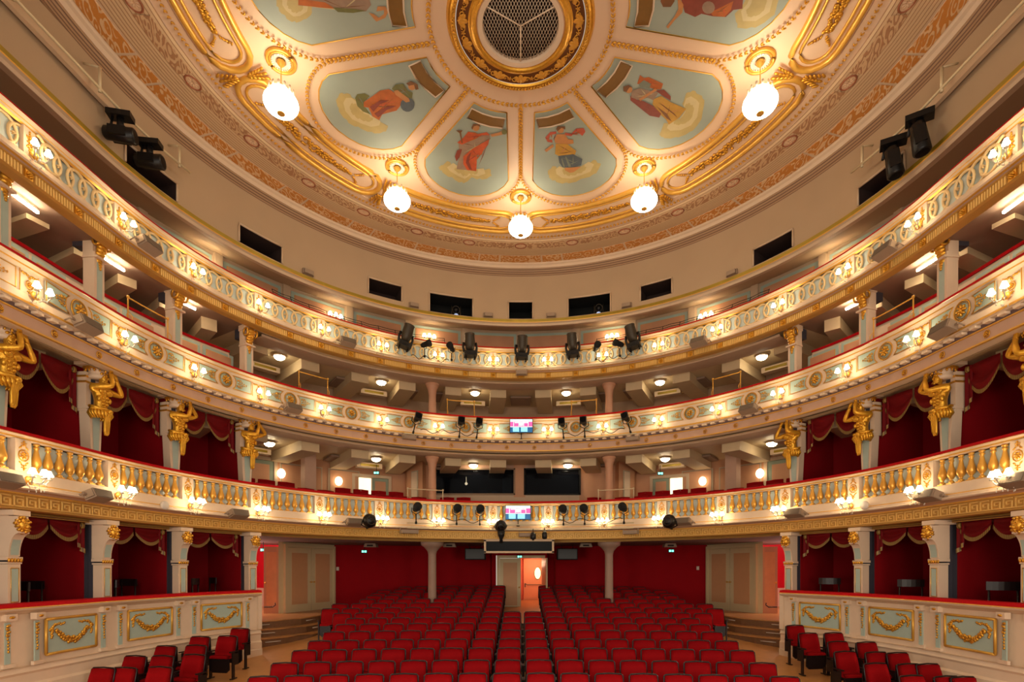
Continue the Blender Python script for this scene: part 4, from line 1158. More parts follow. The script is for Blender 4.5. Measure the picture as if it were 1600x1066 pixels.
# ---------------------------------------------------------------- side boxes: walls, partitions
PT = [59.4, 72.6, 85.8, 99.0, 112.2]
for s_, nm in ((-1, 'left'), (1, 'right')):
    for lv, z0, z1 in (('ground', -2.3, .88), ('first_tier', 1.15, 3.85)):
        a, b = (59.4, TA) if s_ > 0 else (-TA, -59.4)
        mb = MB(); sweep(mb, [(9.5, z0), (9.5, z1)], a, b); structure('wall_box_back_%s_%s' % (lv, nm), mb, REDB)
        mb = MB()
        for i, t in enumerate(PT):
            mb.M = F(s_ * t, 8.7, (z0 + z1) / 2); mb.mi = 0; mb.box((0, .02, 0), (.09, 1.56, z1 - z0 - .02))
            mb.mi = 1
            for q in (-1, 1): mb.box((q * .055, .09, 0), (.02, 1.42, z1 - z0 - .04))
            mb.mi = 2; mb.box((0, -.80, 0), (.17, .10, z1 - z0 - .04)) if lv == 'ground' else None
        mb.M = Matrix(); structure('partition_wall_%s_%s' % (lv, nm), mb, [SLATE, REDB, SLATE])
    mb = MB(); sweep(mb, [(7.66, -1.15), (9.5, -1.15)], 59.4 * s_, TA * s_); structure('floor_boxes_' + nm, mb, WOOD)
    m = MB(); m.M = F(s_ * 59.0, 8.75, -.35); m.box((0, 0, 0), (.06, 1.9, 2.45)); m.M = Matrix(); structure('wall_box_end_' + nm, m, CREAMD)
    # stepped plinth under the boxes
    mb = MB()
    sweep(mb, [(7.53, -1.50), (7.51, -1.55), (7.49, -1.58), (7.52, -1.62), (7.52, -1.76), (7.50, -1.78), (7.48, -1.80), (7.48, -1.96), (7.46, -1.98), (7.46, -2.8)], 58.5 * s_, TA * s_)
    structure('trim_plinth_' + nm, mb, CREAM)

def garland_swag(mb, w, drop, fat):
    for i in range(15):
        u = i / 14.0; x = (u - .5) * w; z = -drop * 4 * u * (1 - u); f = fat * (.35 + .65 * math.sin(PI * u))
        for q in range(4): mb.blob((x + random.uniform(-.02, .02), -.015, z + random.uniform(-1, 1) * f * .55), (.04, .024, .032), 5, 3, random.uniform(0, 3))
def panel_bay():
    out = {}
    b = MB(); b.box((-.36, -.005, -1.09), (.28, .02, .54)); b.box((-.12, -.005, -1.09), (.24, .02, .54)); b.box((.12, -.005, -1.09), (.24, .02, .54)); b.box((.36, -.005, -1.09), (.28, .02, .54)); out['field'] = b
    g = MB()
    for z in (-.81, -1.37): g.tube([(-.51 + .17 * i, -.015, z) for i in range(7)], .024, 6)
    for x in (-.51, .51): g.tube([(x, -.015, -.81), (x, -.015, -1.37)], .024, 6)
    out['frame'] = g
    o = MB(); o.M = Matrix.Translation((0, -.015, -1.02)); garland_swag(o, .60, .17, .085)
    for sg in (-1, 1):
        o.M = Matrix.Translation((sg * .34, -.015, -.95))
        for q in range(4):
            o.blob((sg * (-.03 - .05 * q), 0, .04 + .012 * (q % 2)), (.042, .02, .022), 5, 4, sg * .5); o.blob((sg * (.0 + .03 * q), 0, .04 - .025 * q), (.034, .02, .03), 5, 4)
        for q in range(6): o.blob((sg * .06 + random.uniform(-.014, .014), -.004, -.02 - .028 * q), (.042 - .004 * q, .022, .026), 5, 4)
    o.M = Matrix(); out['garland'] = o
    s_ = MB(); d = MB()
    for sg in (-1, 1):
        s_.mi = 0; s_.box((sg * .68, -.005, -1.12), (.085, .02, .62))
        s_.mi = 1; s_.box((sg * .68, -.03, -.73), (.17, .10, .10)); s_.box((sg * .68, -.02, -1.46), (.19, .05, .06))
        for q in range(9):
            rr = .036 if q < 4 else .02
            d.blob((sg * .68 + random.uniform(-.008, .008), -.02, -.86 - .048 * q), (rr, .016, .024), 5, 4)
            if q < 4: d.blob((sg * .68 + .02 * (-1) ** q, -.025, -.85 - .048 * q), (rr * .7, .012, .016), 5, 4, .6)
        d.blob((sg * .68, -.085, -.73), (.05, .014, .022), 6, 4)
    out['strip'] = s_; out['drops'] = d
    return out
pbay = panel_bay()
for b_ in pbay.values(): b_.bend(11.0)
for s_, nm in ((-1, 'left'), (1, 'right')):
    R = tier_root('box_parapet', 'red cushioned front of the ground floor boxes, %s side, with gold swags on blue' % nm, 'box front')
    mb = MB(); sweep(mb, [(7.92, -.56), (7.62, -.52), (7.47, -.53), (7.45, -.585)], 58.6 * s_, TA * s_, sm=True); build_in(R, mb, 'velvet_ledge', REDV)
    mb = MB(); sweep(mb, [(7.44, -.585), (7.43, -.60), (7.45, -.63), (7.52, -.66), (7.55, -.68), (7.59, -.70), (7.59, -1.50), (7.5, -1.50)], 58.6 * s_, TA * s_, mis=[1, 0, 0, 0, 0, 0, 0])
    mb.M = F(s_ * 58.6, 7.75, -1.03); mb.box((0, .0, 0), (.10, .44, .92)); mb.M = Matrix()
    build_in(R, mb, 'panelled_body', [CREAM, GLINE])
    Ms = [F(s_ * 13.2 * k, 7.575, 0) for k in (5, 6, 7, 8)]
    rep('blue_panel', pbay['field'], BLUE, R, Ms); rep('panel_frame', pbay['frame'], GOLDS, R, Ms); rep('swag_garland', pbay['garland'], GOLD, R, Ms)
    rep('pilaster_strip', pbay['strip'], [BLUE, CREAM], R, Ms); rep('bellflower_drops', pbay['drops'], GOLD, R, Ms)

# ---------------------------------------------------------------- posts
def lion(mb, y, z, s=1.0):
    mb.blob((0, y, z), (.085 * s, .07 * s, .10 * s), 8, 6); mb.blob((0, y - .07 * s, z - .03 * s), (.035 * s, .035 * s, .03 * s), 6, 4)
    for q in (-1, 1): mb.blob((q * .035 * s, y - .06 * s, z + .03 * s), (.022 * s, .014 * s, .014 * s), 5, 4)
    mb.blob((0, y - .06 * s, z - .07 * s), (.03 * s, .03 * s, .018 * s), 6, 4)
    for i in range(22):
        a = 2 * PI * i / 22 + .1 * (i % 3); rr = (.082, .10, .092)[i % 3]
        mb.blob((rr * s * math.cos(a), y + .015 - .03 * (i % 2), z + rr * 1.15 * s * math.sin(a)), (.030 * s, .035 * s, .026 * s), 5, 4, -a + .5)
def post_ground():
    r = thing('box_post', 'x', 'post', Matrix.Identity(4), 'lion headed posts of the ground floor boxes')
    m = MB(); m.box((0, .0, -.24), (.21, .18, .62)); m.box((0, .0, .155), (.27, .2, .05)); m.box((0, -.0, .09), (.25, .19, .03))
    m.box((0, -.0, .85), (.29, .42, .08)); m.box((0, .03, .50), (.17, .22, .7))
    pts = [(-.0 + .09, .17)]
    N = 8; prof = [(-.09, .19)] + [(-.09 - .15 * (1 - math.cos(PI / 2 * i / N)), .19 + .35 * math.sin(PI / 2 * i / N) ** 1.0) for i in range(1, N + 1)] + [(-.22, .80), (.12, .80), (.12, .19)]
    n = len(prof); vs = [(-.095, y, z) for y, z in prof] + [(.095, y, z) for y, z in prof]
    m.add(vs, [tuple(range(n)), tuple(range(2 * n - 1, n - 1, -1))] + [(i, i + n, (i + 1) % n + n, (i + 1) % n) for i in range(n)])
    m.build('shaft', CREAM, r)
    m = MB(); m.box((0, -.092, -.25), (.13, .012, .50))
    for i in range(N - 1):
        y0, z0 = prof[i]; y1, z1 = prof[i + 1]
        m.add([(-.07, y0 - .008, z0 + .02), (.07, y0 - .008, z0 + .02), (.07, y1 - .008, z1 + .02), (-.07, y1 - .008, z1 + .02)], [(0, 1, 2, 3)], True)
    m.build('blue_inset', BLUE, r)
    m = MB()
    for i in range(5): m.blob((-.10 + .05 * i, -.105, .13), (.024, .02, .035), 6, 4)
    for z in (.01, -.51): m.tube([(-.065, -.10, z), (.065, -.10, z)], .006, 4)
    for x in (-.065, .065): m.tube([(x, -.10, .01), (x, -.10, -.51)], .006, 4)
    m.build('gilt_band', GOLD, r)
    m = MB(); lion(m, -.22, .67, 1.05); m.build('lion_head', GOLD, r)
    return r
pg = None
pn = {59.4: 'at the foyer end', 72.6: 'second from the foyer', 85.8: 'third from the foyer', 99.0: 'at the picture edge'}
for s_ in (-1, 1):
    for t in PT[:4]:
        M = F(s_ * t, 7.76, 0); lb = 'pale blue post with gold lion head on the %s, %s' % ('left' if s_ < 0 else 'right', pn[t])
        if pg is None: pg = post_ground(); pg.matrix_basis = M; pg['label'] = lb
        else: dup(pg, M, lb)

# ---- gilded atlas figures
def skin(name, verts, edges, m, sub=1, extra=None):
    me = bpy.data.meshes.new(name); me.from_pydata([v[:3] for v in verts], edges, [])
    o = bpy.data.objects.new(name, me); COL.objects.link(o)
    o.modifiers.new('s', 'SKIN'); o.modifiers.new('u', 'SUBSURF').levels = sub
    o.modifiers['u'].render_levels = sub
    for i, v in enumerate(me.skin_vertices[0].data):
        r = verts[i][3]; v.radius = (r, r) if not isinstance(r, tuple) else r; v.use_root = (i == 0)
    dg = bpy.context.evaluated_depsgraph_get(); dg.update()
    m2 = bpy.data.meshes.new_from_object(o.evaluated_get(dg)); m2.name = name
    bpy.data.objects.remove(o); bpy.data.meshes.remove(me)
    m2.materials.clear(); m2.materials.append(m)
    for p in m2.polygons: p.use_smooth = True
    return m2
def atlas_mesh(var, mir):
    v = [(0, 0, -.06, (.15, .11)), (0, 0, .05, (.135, .10)), (0, -.01, .16, (.125, .095)), (0, -.015, .29, (.165, .115)), (0, -.02, .40, (.14, .09)),
         (0, -.035, .47, .058), (0, -.06, .53, (.07, .08)), (0, -.065, .60, (.078, .085)), (0, -.06, .66, (.06, .07))]
    e = [(i, i + 1) for i in range(8)]
    def arm(sh, el, wr, hd):
        b = len(v)
        mid1 = tuple((sh[i] * .5 + el[i] * .5) for i in range(3)); mid2 = tuple((el[i] * .6 + wr[i] * .4) for i in range(3))
        v.extend([sh + (.072,), mid1 + (.062,), el + (.05,), mid2 + (.05,), wr + (.032,), hd + ((.042, .022),)])
        e.append((4, b)); e.extend([(b + i, b + i + 1) for i in range(5)])
        d = Vector(hd) - Vector(wr); d.normalize(); side = d.cross(Vector((0, -1, 0))).normalized()
        for q in range(4):
            a = Vector(hd) + side * (.028 * (q - 1.5)) + d * (.05 - .006 * abs(q - 1)); c = a + d * .03 + Vector((0, -.018, 0))
            k = len(v); v.append(tuple(a) + (.012,)); v.append(tuple(c) + (.010,)); e.extend([(b + 5, k), (k, k + 1)])
        a = Vector(wr) + side * -.045 + d * .035; k = len(v); v.append(tuple(a) + (.013,)); e.append((b + 4, k))
    if var == 0:
        arm((.19, -.01, .40), (.37, -.12, .36), (.24, -.13, .60), (.20, -.13, .68))
        arm((-.18, -.02, .40), (-.06, -.30, .43), (-.02, -.24, .66), (-.01, -.22, .75))
    else:
        arm((.19, -.01, .40), (.38, -.10, .47), (.20, -.13, .66), (.14, -.14, .74))
        arm((-.18, -.04, .39), (.02, -.27, .37), (.12, -.22, .62), (.13, -.19, .71))
    if mir: v = [(-a[0],) + tuple(a[1:]) for a in v]
    me = skin('atlas_body', v, e, GOLDA, 1)
    q = MB()
    for sg in (-1, 1):
        q.blob((sg * .075, -.115, .335), (.082, .04, .058), 10, 6); q.blob((sg * .10, -.03, .42), (.07, .05, .035), 8, 5)
        for j in range(3): q.blob((sg * .04, -.10 + .004 * j, .235 - .062 * j), (.038, .026, .030), 8, 5)
        q.blob((sg * .115, -.07, .20), (.035, .05, .06), 8, 5)
    r_ = joined('atlas_body_%d%d' % (var, mir), me, q, GOLDA); bpy.data.meshes.remove(me); return r_
GOLDA = mat('gilded_statue', (222, 164, 50), 0.34, 0.62, var=0.25, scale=9, bump=.3, bscale=26)
bodies = {(a, b): atlas_mesh(a, b) for a in (0, 1) for b in (0, 1)}
def atlas_post(M, lab, var, mir, hb=[None]):
    q_ = -1 if mir else 1
    r = thing('atlas_pilaster', lab, 'figure post', M, 'gilded atlas figures of the first tier')
    if hb[0] is None:
        parts = []
        m = MB(); m.box((0, .06, 2.5), (.20, .2, .85), 1.45); m.box((0, .12, 3.25), (.30, .2, .72)); m.box((0, .06, 2.96), (.32, .24, .06)); parts.append(('shaft', m, CREAM))
        m = MB(); m.add([(-.055, -.048, 2.10), (.055, -.048, 2.10), (.085, -.048, 2.86), (-.085, -.048, 2.86)], [(0, 1, 2, 3)]); parts.append(('blue_inset', m, BLUE))
        m = MB(); m.lathe([(.14, 3.50), (.15, 3.53), (.15, 3.56), (.13, 3.58), (.15, 3.64), (.20, 3.69), (.22, 3.70)], 14, (0, -.08, 0)); m.box((0, -.03, 3.735), (.48, .40, .06)); parts.append(('capital', m, CREAM))
        m = MB(); m.box((0, .11, 3.42), (.36, .24, .03)); m.box((0, .11, 3.52), (.36, .24, .03))
        m.lathe([(.205, 3.655), (.225, 3.67), (.225, 3.69)], 16, (0, -.08, 0))
        for i in range(14): m.blob((.19 * math.cos(i * PI / 7), -.08 + .19 * math.sin(i * PI / 7), 3.63), (.02, .02, .03), 5, 4)
        parts.append(('gilt_bands', m, GOLD)); hb[0] = [(n, mb.build(n, mt, r), mt) for n, mb, mt in parts]
        # drapery and hair share data too
        m = MB()
        for i in range(20):
            a = 2 * PI * i / 20; z = .02 * math.sin(i * 1.9)
            m.tube([(.17 * math.cos(a), .12 * math.sin(a), .02 + z), (.20 * math.cos(a + .1), .15 * math.sin(a + .1), -.08), (.15 * math.cos(a + .3), .12 * math.sin(a + .3), -.17)], [.022, .034, .02], 5)
        m.tube([(.19 * math.cos(a), .14 * math.sin(a), .03 + .03 * math.sin(a)) for a in [i * PI / 10 for i in range(20)]], .03, 6, True)
        m.tube([(.19 * math.cos(a), .14 * math.sin(a), -.05 - .05 * math.sin(a + 1)) for a in [i * PI / 10 for i in range(20)]], .028, 6, True)
        m.blob((.03, -.17, -.03), (.055, .04, .05), 8, 6)
        for q in range(4): m.tube([(.0 + .025 * (q - 1.5), -.15, -.06), (.0 + .03 * (q - 1.5), -.13, -.25), (.02 * (q - 1.5), -.12, -.40 - .03 * (q % 2)), (.018 * (q - 1.5), -.11, -.48)], [.02, .026, .03, .012], 5)
        hb.append(m); m = MB()
        for i in range(26):
            a = 2 * PI * random.random(); b = random.uniform(.1, 1.0)
            m.blob((.082 * math.sin(a) * math.sin(b * PI * .62), -.06 + .09 * math.cos(a) * math.sin(b * PI * .62) * (1 if math.cos(a) > 0 else .55), .625 + .075 * math.cos(b * PI * .62)), (.026, .026, .024), 5, 4)
        for i in range(7): m.blob((.05 * math.sin((i - 3) * .5), -.125 + .01 * abs(i - 3), .51 + .008 * abs(i - 3)), (.018, .02, .028), 5, 4)
        m.blob((0, -.155, .585), (.012, .022, .022), 5, 4)
        for q in (-1, 1): m.blob((q * .028, -.142, .61), (.018, .010, .007), 5, 4)
        hb.append(m)
    else:
        for n, o, mt in hb[0]:
            c = bpy.data.objects.new(n, o.data); COL.objects.link(c); c.parent = r
    Mb = Matrix.Translation((0, -.13, 2.93)) @ Matrix.Scale(.98, 4)
    b = bpy.data.objects.new('figure', bodies[(var, mir)]); COL.objects.link(b); b.parent = r; b.matrix_basis = Mb
    for n, k in (('drapery', 1), ('hair_and_beard', 2)):
        if isinstance(hb[k], MB): hb[k] = hb[k].build(n, GOLDA, b).data
        else:
            c = bpy.data.objects.new(n, hb[k]); COL.objects.link(c); c.parent = b
    return r
for s_ in (-1, 1):
    for i, t in enumerate(PT[:4]):
        lb = 'gilded bearded atlas figure before a %s box, %s' % ('left' if s_ < 0 else 'right', ['nearest the open gallery', 'second from the gallery', 'third from the gallery', 'at the picture edge'][i])
        atlas_post(F(s_ * t, 7.93, 0), lb, [1, 1, 0, 0][i] if s_ < 0 else [0, 0, 1, 1][i], 0 if s_ < 0 else 1)

# ---- second tier posts with gold scroll consoles
def post_upper():
    r = thing('console_post', 'x', 'post', Matrix.Identity(4), 'console posts of the second tier')
    m = MB(); m.box((0, .05, -.95), (.22, .22, 1.1)); m.box((0, .02, -.06), (.24, .34, .13)); m.box((0, .08, -.3), (.20, .2, .5)); m.box((0, .02, -.50), (.26, .30, .035))
    m.build('shaft', CREAM, r)
    m = MB(); m.box((0, -.065, -.98), (.11, .012, .80)); m.build('blue_inset', BLUE, r)
    m = MB(); m.box((0, -.155, -.06), (.14, .02, .08))
    for i in range(7):
        u = i / 6.0; m.blob((0, -.15 + .11 * u, -.17 - .36 * u), (.125 - .055 * u, .085 - .03 * u, .065), 9, 6)
    for q in (-1, 1):
        m.tube([(q * .12, -.12 - .09 * math.cos(a), -.20 + .09 * math.sin(a)) for a in [i * PI / 5 for i in range(10)]], .024, 5, True)
    for i in range(3): m.blob((0, -.08, -.60 - .04 * i), (.05 - .012 * i, .02, .03), 6, 4)
    m.build('gold_scroll_console', GOLD, r)
    m = MB(); m.box((0, .28, -.16), (.18, .22, .24)); m.build('dark_bracket', SLATE, r)
    return r
pu = None
for s_ in (-1, 1):
    for i, t in enumerate(PT[:4]):
        M = F(s_ * t, 7.88, 5.92 + .30 * (t - 45) / 40.0 + .0); lb = 'cream post with gold scroll on the second tier %s, %s' % ('left' if s_ < 0 else 'right', ['nearest the middle', 'second from the middle', 'third from the middle', 'at the edge'][i])
        if pu is None: pu = post_upper(); pu.matrix_basis = M; pu['label'] = lb
        else: dup(pu, M, lb)
# second tier raised rear parapet with salmon panels
for s_, nm in ((-1, 'left'), (1, 'right')):
    R = tier_root('rear_box_parapet', 'salmon panelled second tier box front with red rail, behind the %s parapet' % nm, 'box front')
    mb = MB(); sweep(mb, [(8.28, 3.85), (8.28, 5.36)], 61 * s_, TA * s_); build_in(R, mb, 'parapet_body', CREAM)
    mb = MB(); sweep(mb, [(8.26, 5.36), (8.24, 5.41), (8.33, 5.43), (8.4, 5.38)], 61 * s_, TA * s_, sm=True); build_in(R, mb, 'velvet_rail', REDV)
    m = MB()
    for sg in (-1, 1):
        m.M = Matrix.Translation((sg * .44, 0, 5.06)); panel_on(m, .80, .50, .07, .02)
    rep('salmon_panel', m, [BLUE, GLINE, PINK], R, [F(s_ * 13.2 * k, 8.26, 0) for k in (5, 6, 7, 8)])

# ---------------------------------------------------------------- draperies
def drapery(W_, drop, tail):
    r = thing('box_drapery', 'x', 'curtain', Matrix.Identity(4))
    n, k = 12, 7
    for sg in (-1, 1):
        m = MB(); vs = []; fs = []
        for j in range(k + 1):
            v = j / k
            for i in range(n + 1):
                u = i / n; x = sg * (W_ / 2) * (u * .9 + .03); sag = 4 * u * (1 - u)
                vs.append((x, -.05 * math.sin(v * 3 * PI) * sag - .03 * sag, -v * (drop * (.35 + .65 * sag))))
        fs = [(j * (n + 1) + i, j * (n + 1) + i + 1, (j + 1) * (n + 1) + i + 1, (j + 1) * (n + 1) + i) for j in range(k) for i in range(n)]
        m.add(vs, fs, True); w = m.build('swag', REDC, r)
        m = MB(); e = vs[-(n + 1):]; vs2 = []; uv = []
        for i, p in enumerate(e): vs2 += [(p[0], p[1] - .01, p[2] + .012), (p[0], p[1] - .015, p[2] - .06)]; uv += [(p[0] * 1.0, 0), (p[0] * 1.0, .07)]
        m.add(vs2, [(2 * i, 2 * i + 1, 2 * i + 3, 2 * i + 2) for i in range(n)], True, uv); m.build('fringe', FRINGE, w)
        m = MB(); x0 = sg * W_ * .44
        vs = []; nn = 8
        for j in range(5):
            v = j / 4.0
            for i in range(nn + 1):
                u = i / nn; vs.append((x0 + sg * (u - .5) * .16, -.03 * math.sin(u * 3 * PI) - .02, -v * tail * (.75 + .25 * (u if sg > 0 else u))))
        m.add(vs, [(j * (nn + 1) + i, j * (nn + 1) + i + 1, (j + 1) * (nn + 1) + i + 1, (j + 1) * (nn + 1) + i) for j in range(4) for i in range(nn)], True)
        w = m.build('tail', REDC, r)
        m = MB(); e = vs[-(nn + 1):]; vs2 = []; uv = []
        for p in e: vs2 += [(p[0], p[1] - .012, p[2] + .02), (p[0], p[1] - .012, p[2] - .06)]; uv += [(p[0], 0), (p[0], .08)]
        m.add(vs2, [(2 * i, 2 * i + 1, 2 * i + 3, 2 * i + 2) for i in range(nn)], True, uv)
        m.blob((x0, -.05, -.06), (.05, .04, .06), 6, 5); m.build('fringe', FRINGE, w)
    return r
dg0 = dt0 = None
bn = {5: 'nearest the middle', 6: 'second from the middle', 7: 'third from the middle', 8: 'at the picture edge'}
for s_ in (-1, 1):
    for k in (5, 6, 7, 8):
        sd = 'left' if s_ < 0 else 'right'
        M = F(s_ * 13.2 * k, 7.95, .84); lb = 'red drapery with gold fringe in a ground floor box, %s side, %s' % (sd, bn[k])
        if dg0 is None: dg0 = drapery(1.46, .30, .52); dg0.matrix_basis = M; dg0['label'] = lb; dg0['group'] = 'ground floor box draperies'
        else: dup(dg0, M, lb)
        M = F(s_ * 13.2 * k, 8.10, 3.66); lb = 'red drapery with gold fringe in a first tier box, %s side, %s' % (sd, bn[k])
        if dt0 is None: dt0 = drapery(1.46, .52, .80); dt0.matrix_basis = M; dt0['label'] = lb; dt0['group'] = 'first tier box draperies'
        else: dup(dt0, M, lb)

# ---------------------------------------------------------------- box chairs, mirrors, coat racks
def chair():
    r = thing('box_chair', 'x', 'chair', Matrix.Identity(4), 'dark chairs in the ground floor boxes')
    m = MB(); m.box((0, 0, .45), (.44, .42, .05)); m.build('seat', DARKW, r)
    m = MB()
    vs = []
    for z in (.78, .93):
        for i in range(7):
            a = (i - 3) / 3.0; vs.append((a * .23, .19 + .05 * (1 - a * a), z))
        for i in range(7):
            a = (3 - i) / 3.0; vs.append((a * .23, .215 + .05 * (1 - a * a), z))
    m.add(vs, [tuple(range(14)), tuple(range(27, 13, -1))] + [(i, (i + 1) % 14, 14 + (i + 1) % 14, 14 + i) for i in range(14)], False); m.build('backrest', DARKW, r)
    for x in (-.19, .19):
        for y in (-.18, .2):
            m = MB(); m.tube([(x, y, 0), (x, y, .45 if y < 0 else .9)], .018, 6); m.build('leg', DARKW, r)
    return r
c0 = None; cl = ['by the ledge', 'further in']
for s_ in (-1, 1):
    for k in (5, 6, 7):
        for j, (dx, rr) in enumerate(((-.32, 8.35), (.38, 8.75))):
            M = F(s_ * (13.2 * k) + dx * 7, rr, -1.15) @ Matrix.Rotation(math.radians(150 + 40 * j + 13 * k), 4, 'Z') @ Matrix.Scale(1.0, 4)
            lb = 'dark wooden chair in the %s ground floor box %s, %s' % ('left' if s_ < 0 else 'right', bn[k], cl[j])
            if c0 is None: c0 = chair(); c0.matrix_basis = M; c0['label'] = lb
            else: dup(c0, M, lb)
for s_, t in ((-1, 94.5), (1, 91.5)):
    r = thing('oval_mirror', 'oval gold rimmed mirror on the red wall of a %s first tier box' % ('left' if s_ < 0 else 'right'), 'mirror', F(s_ * t, 9.44, 2.95))
    m = MB(); m.tube([(.17 * math.cos(q * PI / 10), -.01, .25 * math.sin(q * PI / 10)) for q in range(20)], .024, 6, True); m.build('gold_rim', GOLDS, r)
    m = MB(); m.prism([(.16 * math.cos(q * PI / 10), .24 * math.sin(q * PI / 10)) for q in range(20)], -.005, .01); m.build('mirror_glass', mat('mirror_%d' % s_, (60, 10, 14), .05, .9), r)
for s_, t, nm in ((-1, 89, 'the left box third from the gallery'), (-1, 67, 'the left box nearest the gallery'), (1, 89, 'the right box third from the gallery'), (1, 79, 'the right box second from the gallery')):
    m = MB(); m.box((0, 0, 0), (.9, .03, .05))
    for q in range(5): m.tube([(-.36 + .18 * q, -.01, 0), (-.36 + .18 * q, -.09, -.03), (-.34 + .18 * q, -.11, .06)], .010, 5)
    tag(m.build('coat_rack', BLACK, None, F(s_ * t, 9.44, 3.0)), 'dark row of coat hooks in ' + nm, 'coat rack')
# ---------------------------------------------------------------- placing by plan radius
def tfor(x, r):
    """angle at which a point on the curve of radius r lies on the sight line that meets the photograph at x"""
    q = (x - 813.5) / 850.0; lo, hi = -125.0, 125.0
    for _ in range(60):
        m = (lo + hi) / 2; p = P(m, r, 0)
        if p[0] / max(.1, p[1]) < q: lo = m
        else: hi = m
    return (lo + hi) / 2
def at(x, y, r):
    t = tfor(x, r); p = P(t, r, 0); return t, (889.0 - y) / 850.0 * p[1]
def side(t): return 'left' if t < 0 else 'right'

# ---------------------------------------------------------------- sconces
def shade(mb, x, y, z, s=1.0):
    pr = [(.052 * s, 0), (.058 * s, .004), (.045 * s, .03), (.034 * s, .06), (.026 * s, .085)]
    mb.lathe([(r, z + h) for r, h in pr], 10, (x, y, 0), 'z', False)
    mb.lathe([(.02 * s, z + .0), (.02 * s, z + .07)], 6, (x, y, 0))
def sconce(n, spread, reach, s):
    r = thing('wall_sconce', 'x', 'wall light', Matrix.Identity(4))
    m = MB(); m.lathe([(.001, -.05), (.05, -.04), (.06, -.01), (.05, 0)], 12, (0, 0, 0), 'y'); m.blob((0, -.06, -.03), (.03, .03, .05), 8, 6); m.build('backplate', GOLDS, r)
    for i in range(n):
        u = (i - (n - 1) / 2.0); x = u * spread; yy = -reach * (1.0 if abs(u) < .4 else .8)
        m = MB(); m.tube([(0, -.04, 0), (x * .4, yy * .45, -.05), (x * .85, yy * .85, -.055), (x, yy, .0), (x, yy, .06)], .011 * s, 5); m.lathe([(.03 * s, .01), (.04 * s, .03), (.012, .035)], 8, (x, yy, 0))
        a = m.build('arm', CRYS, r)
        m = MB(); shade(m, x, yy, .07, s); m.build('shade', L_SHADE, a)
    m = MB()
    for i in range(n * 5):
        a = i * 2.4; rr = .05 + .5 * spread * (i % 4) / 3.0
        m.blob((rr * math.cos(a) * (n - 1) * .7, -reach * (.45 + .4 * math.sin(a)), -.07 - .05 * (i % 3)), (.011, .011, .024), 4, 3)
    m.build('crystal_drops', CRYS, r)
    return r
posn = {0: 'nearest the middle'}
def sc_label(pre, t, k):
    o = ['nearest the middle', 'second from the middle', 'third from the middle', 'fourth from the middle', 'fifth from the middle', 'sixth from the middle', 'seventh from the middle', 'eighth from the middle'][k]
    return '%s, %s on the %s' % (pre, o, side(t))
for tier, (R_, z, n, sp, re_, s, pre, gp) in enumerate([
        (R1 - .07, 1.36, 3, .14, .26, 1.1, 'three armed crystal light below the gold balusters', 'three armed lights of the first tier'),
        (R2 - .03, 4.18, 2, .23, .20, 1.0, 'two armed crystal light on the second tier', 'two armed lights of the second tier'),
        (R3 - .02, 6.33, 2, .23, .18, .95, 'two armed crystal light on the top tier', 'two armed lights of the top tier')]):
    first = None
    for k in range(8):
        for s_ in (-1, 1):
            t = s_ * (k + .5) * BAY; M = F(t, R_, z); lb = sc_label(pre, t, k)
            if first is None: first = sconce(n, sp, re_, s); first.matrix_basis = M; first['label'] = lb; first['group'] = gp
            else: dup(first, M, lb)
gw = None
for t, lb in ((-20, 'nearest the middle on the left'), (20, 'nearest the middle on the right'), (-39.5, 'second on the left'), (39.5, 'second on the right'), (-63, 'third on the left'), (63, 'third on the right')):
    M = F(t, 8.78, 7.45); lb = 'lit wall light on a salmon gallery panel, ' + lb
    if gw is None: gw = sconce(3, .16, .16, 1.2); gw.matrix_basis = M; gw['label'] = lb; gw['group'] = 'gallery wall lights'
    else: dup(gw, M, lb)

# ---------------------------------------------------------------- loudspeakers
def speaker():
    r = thing('loudspeaker', 'x', 'loudspeaker', Matrix.Identity(4), 'grey loudspeakers on the balcony fronts')
    m = MB(); m.prism([(-.20, -.09), (.20, -.09), (.22, .07), (-.22, .07)], -.10, .10); m.box((-.215, 0, 0), (.03, .17, .13)); m.build('cabinet', GREY, r)
    m = MB(); m.box((.0, -.105, -.01), (.37, .012, .14)); m.build('front_grille', GREYD, r)
    m = MB(); m.box((-.26, .03, 0), (.08, .03, .04)); m.tube([(-.30, .03, 0), (-.30, .14, 0)], .014, 4); m.build('wall_bracket', GREY, r)
    return r
sp0 = None
spk = [(232, 384, R3, 'on the top tier rings', 0), (1384, 393, R3, 'on the top tier rings', 0), (543, 535, R3, 'on the top tier, near the moving lights', 1), (1092, 535, R3, 'on the top tier, near the moving lights', 1),
       (135, 508, R2, 'on the second tier, towards the picture edge', 0), (1475, 516, R2, 'on the second tier, towards the picture edge', 0), (457, 638, R2, 'on the second tier, nearer the middle', 1), (1170, 640, R2, 'on the second tier, nearer the middle', 1),
       (6, 750, R1, 'under the balusters at the picture edge', 0), (1592, 752, R1, 'under the balusters at the picture edge', 0), (152, 774, R1, 'under the balusters, second from the edge', 0), (1452, 776, R1, 'under the balusters, second from the edge', 0),
       (372, 803, R1, 'under the balusters, third from the edge', 0), (1242, 803, R1, 'under the balusters, third from the edge', 0), (553, 816, R1, 'under the balusters, beside a black round pod', 1), (1068, 816, R1, 'under the balusters, beside a black round pod', 1)]
for (x, y, rr, lb, q) in spk:
    t, z = at(x, y, rr - .17); M = F(t, rr - .19, z) @ Matrix.Rotation(math.radians(-22), 4, 'X')
    if t > 0: M = M @ Matrix.Rotation(PI, 4, 'Y')
    lb = 'grey box loudspeaker %s, %s side' % (lb, side(t))
    if sp0 is None: sp0 = speaker(); sp0.matrix_basis = M; sp0['label'] = lb
    else: dup(sp0, M, lb)
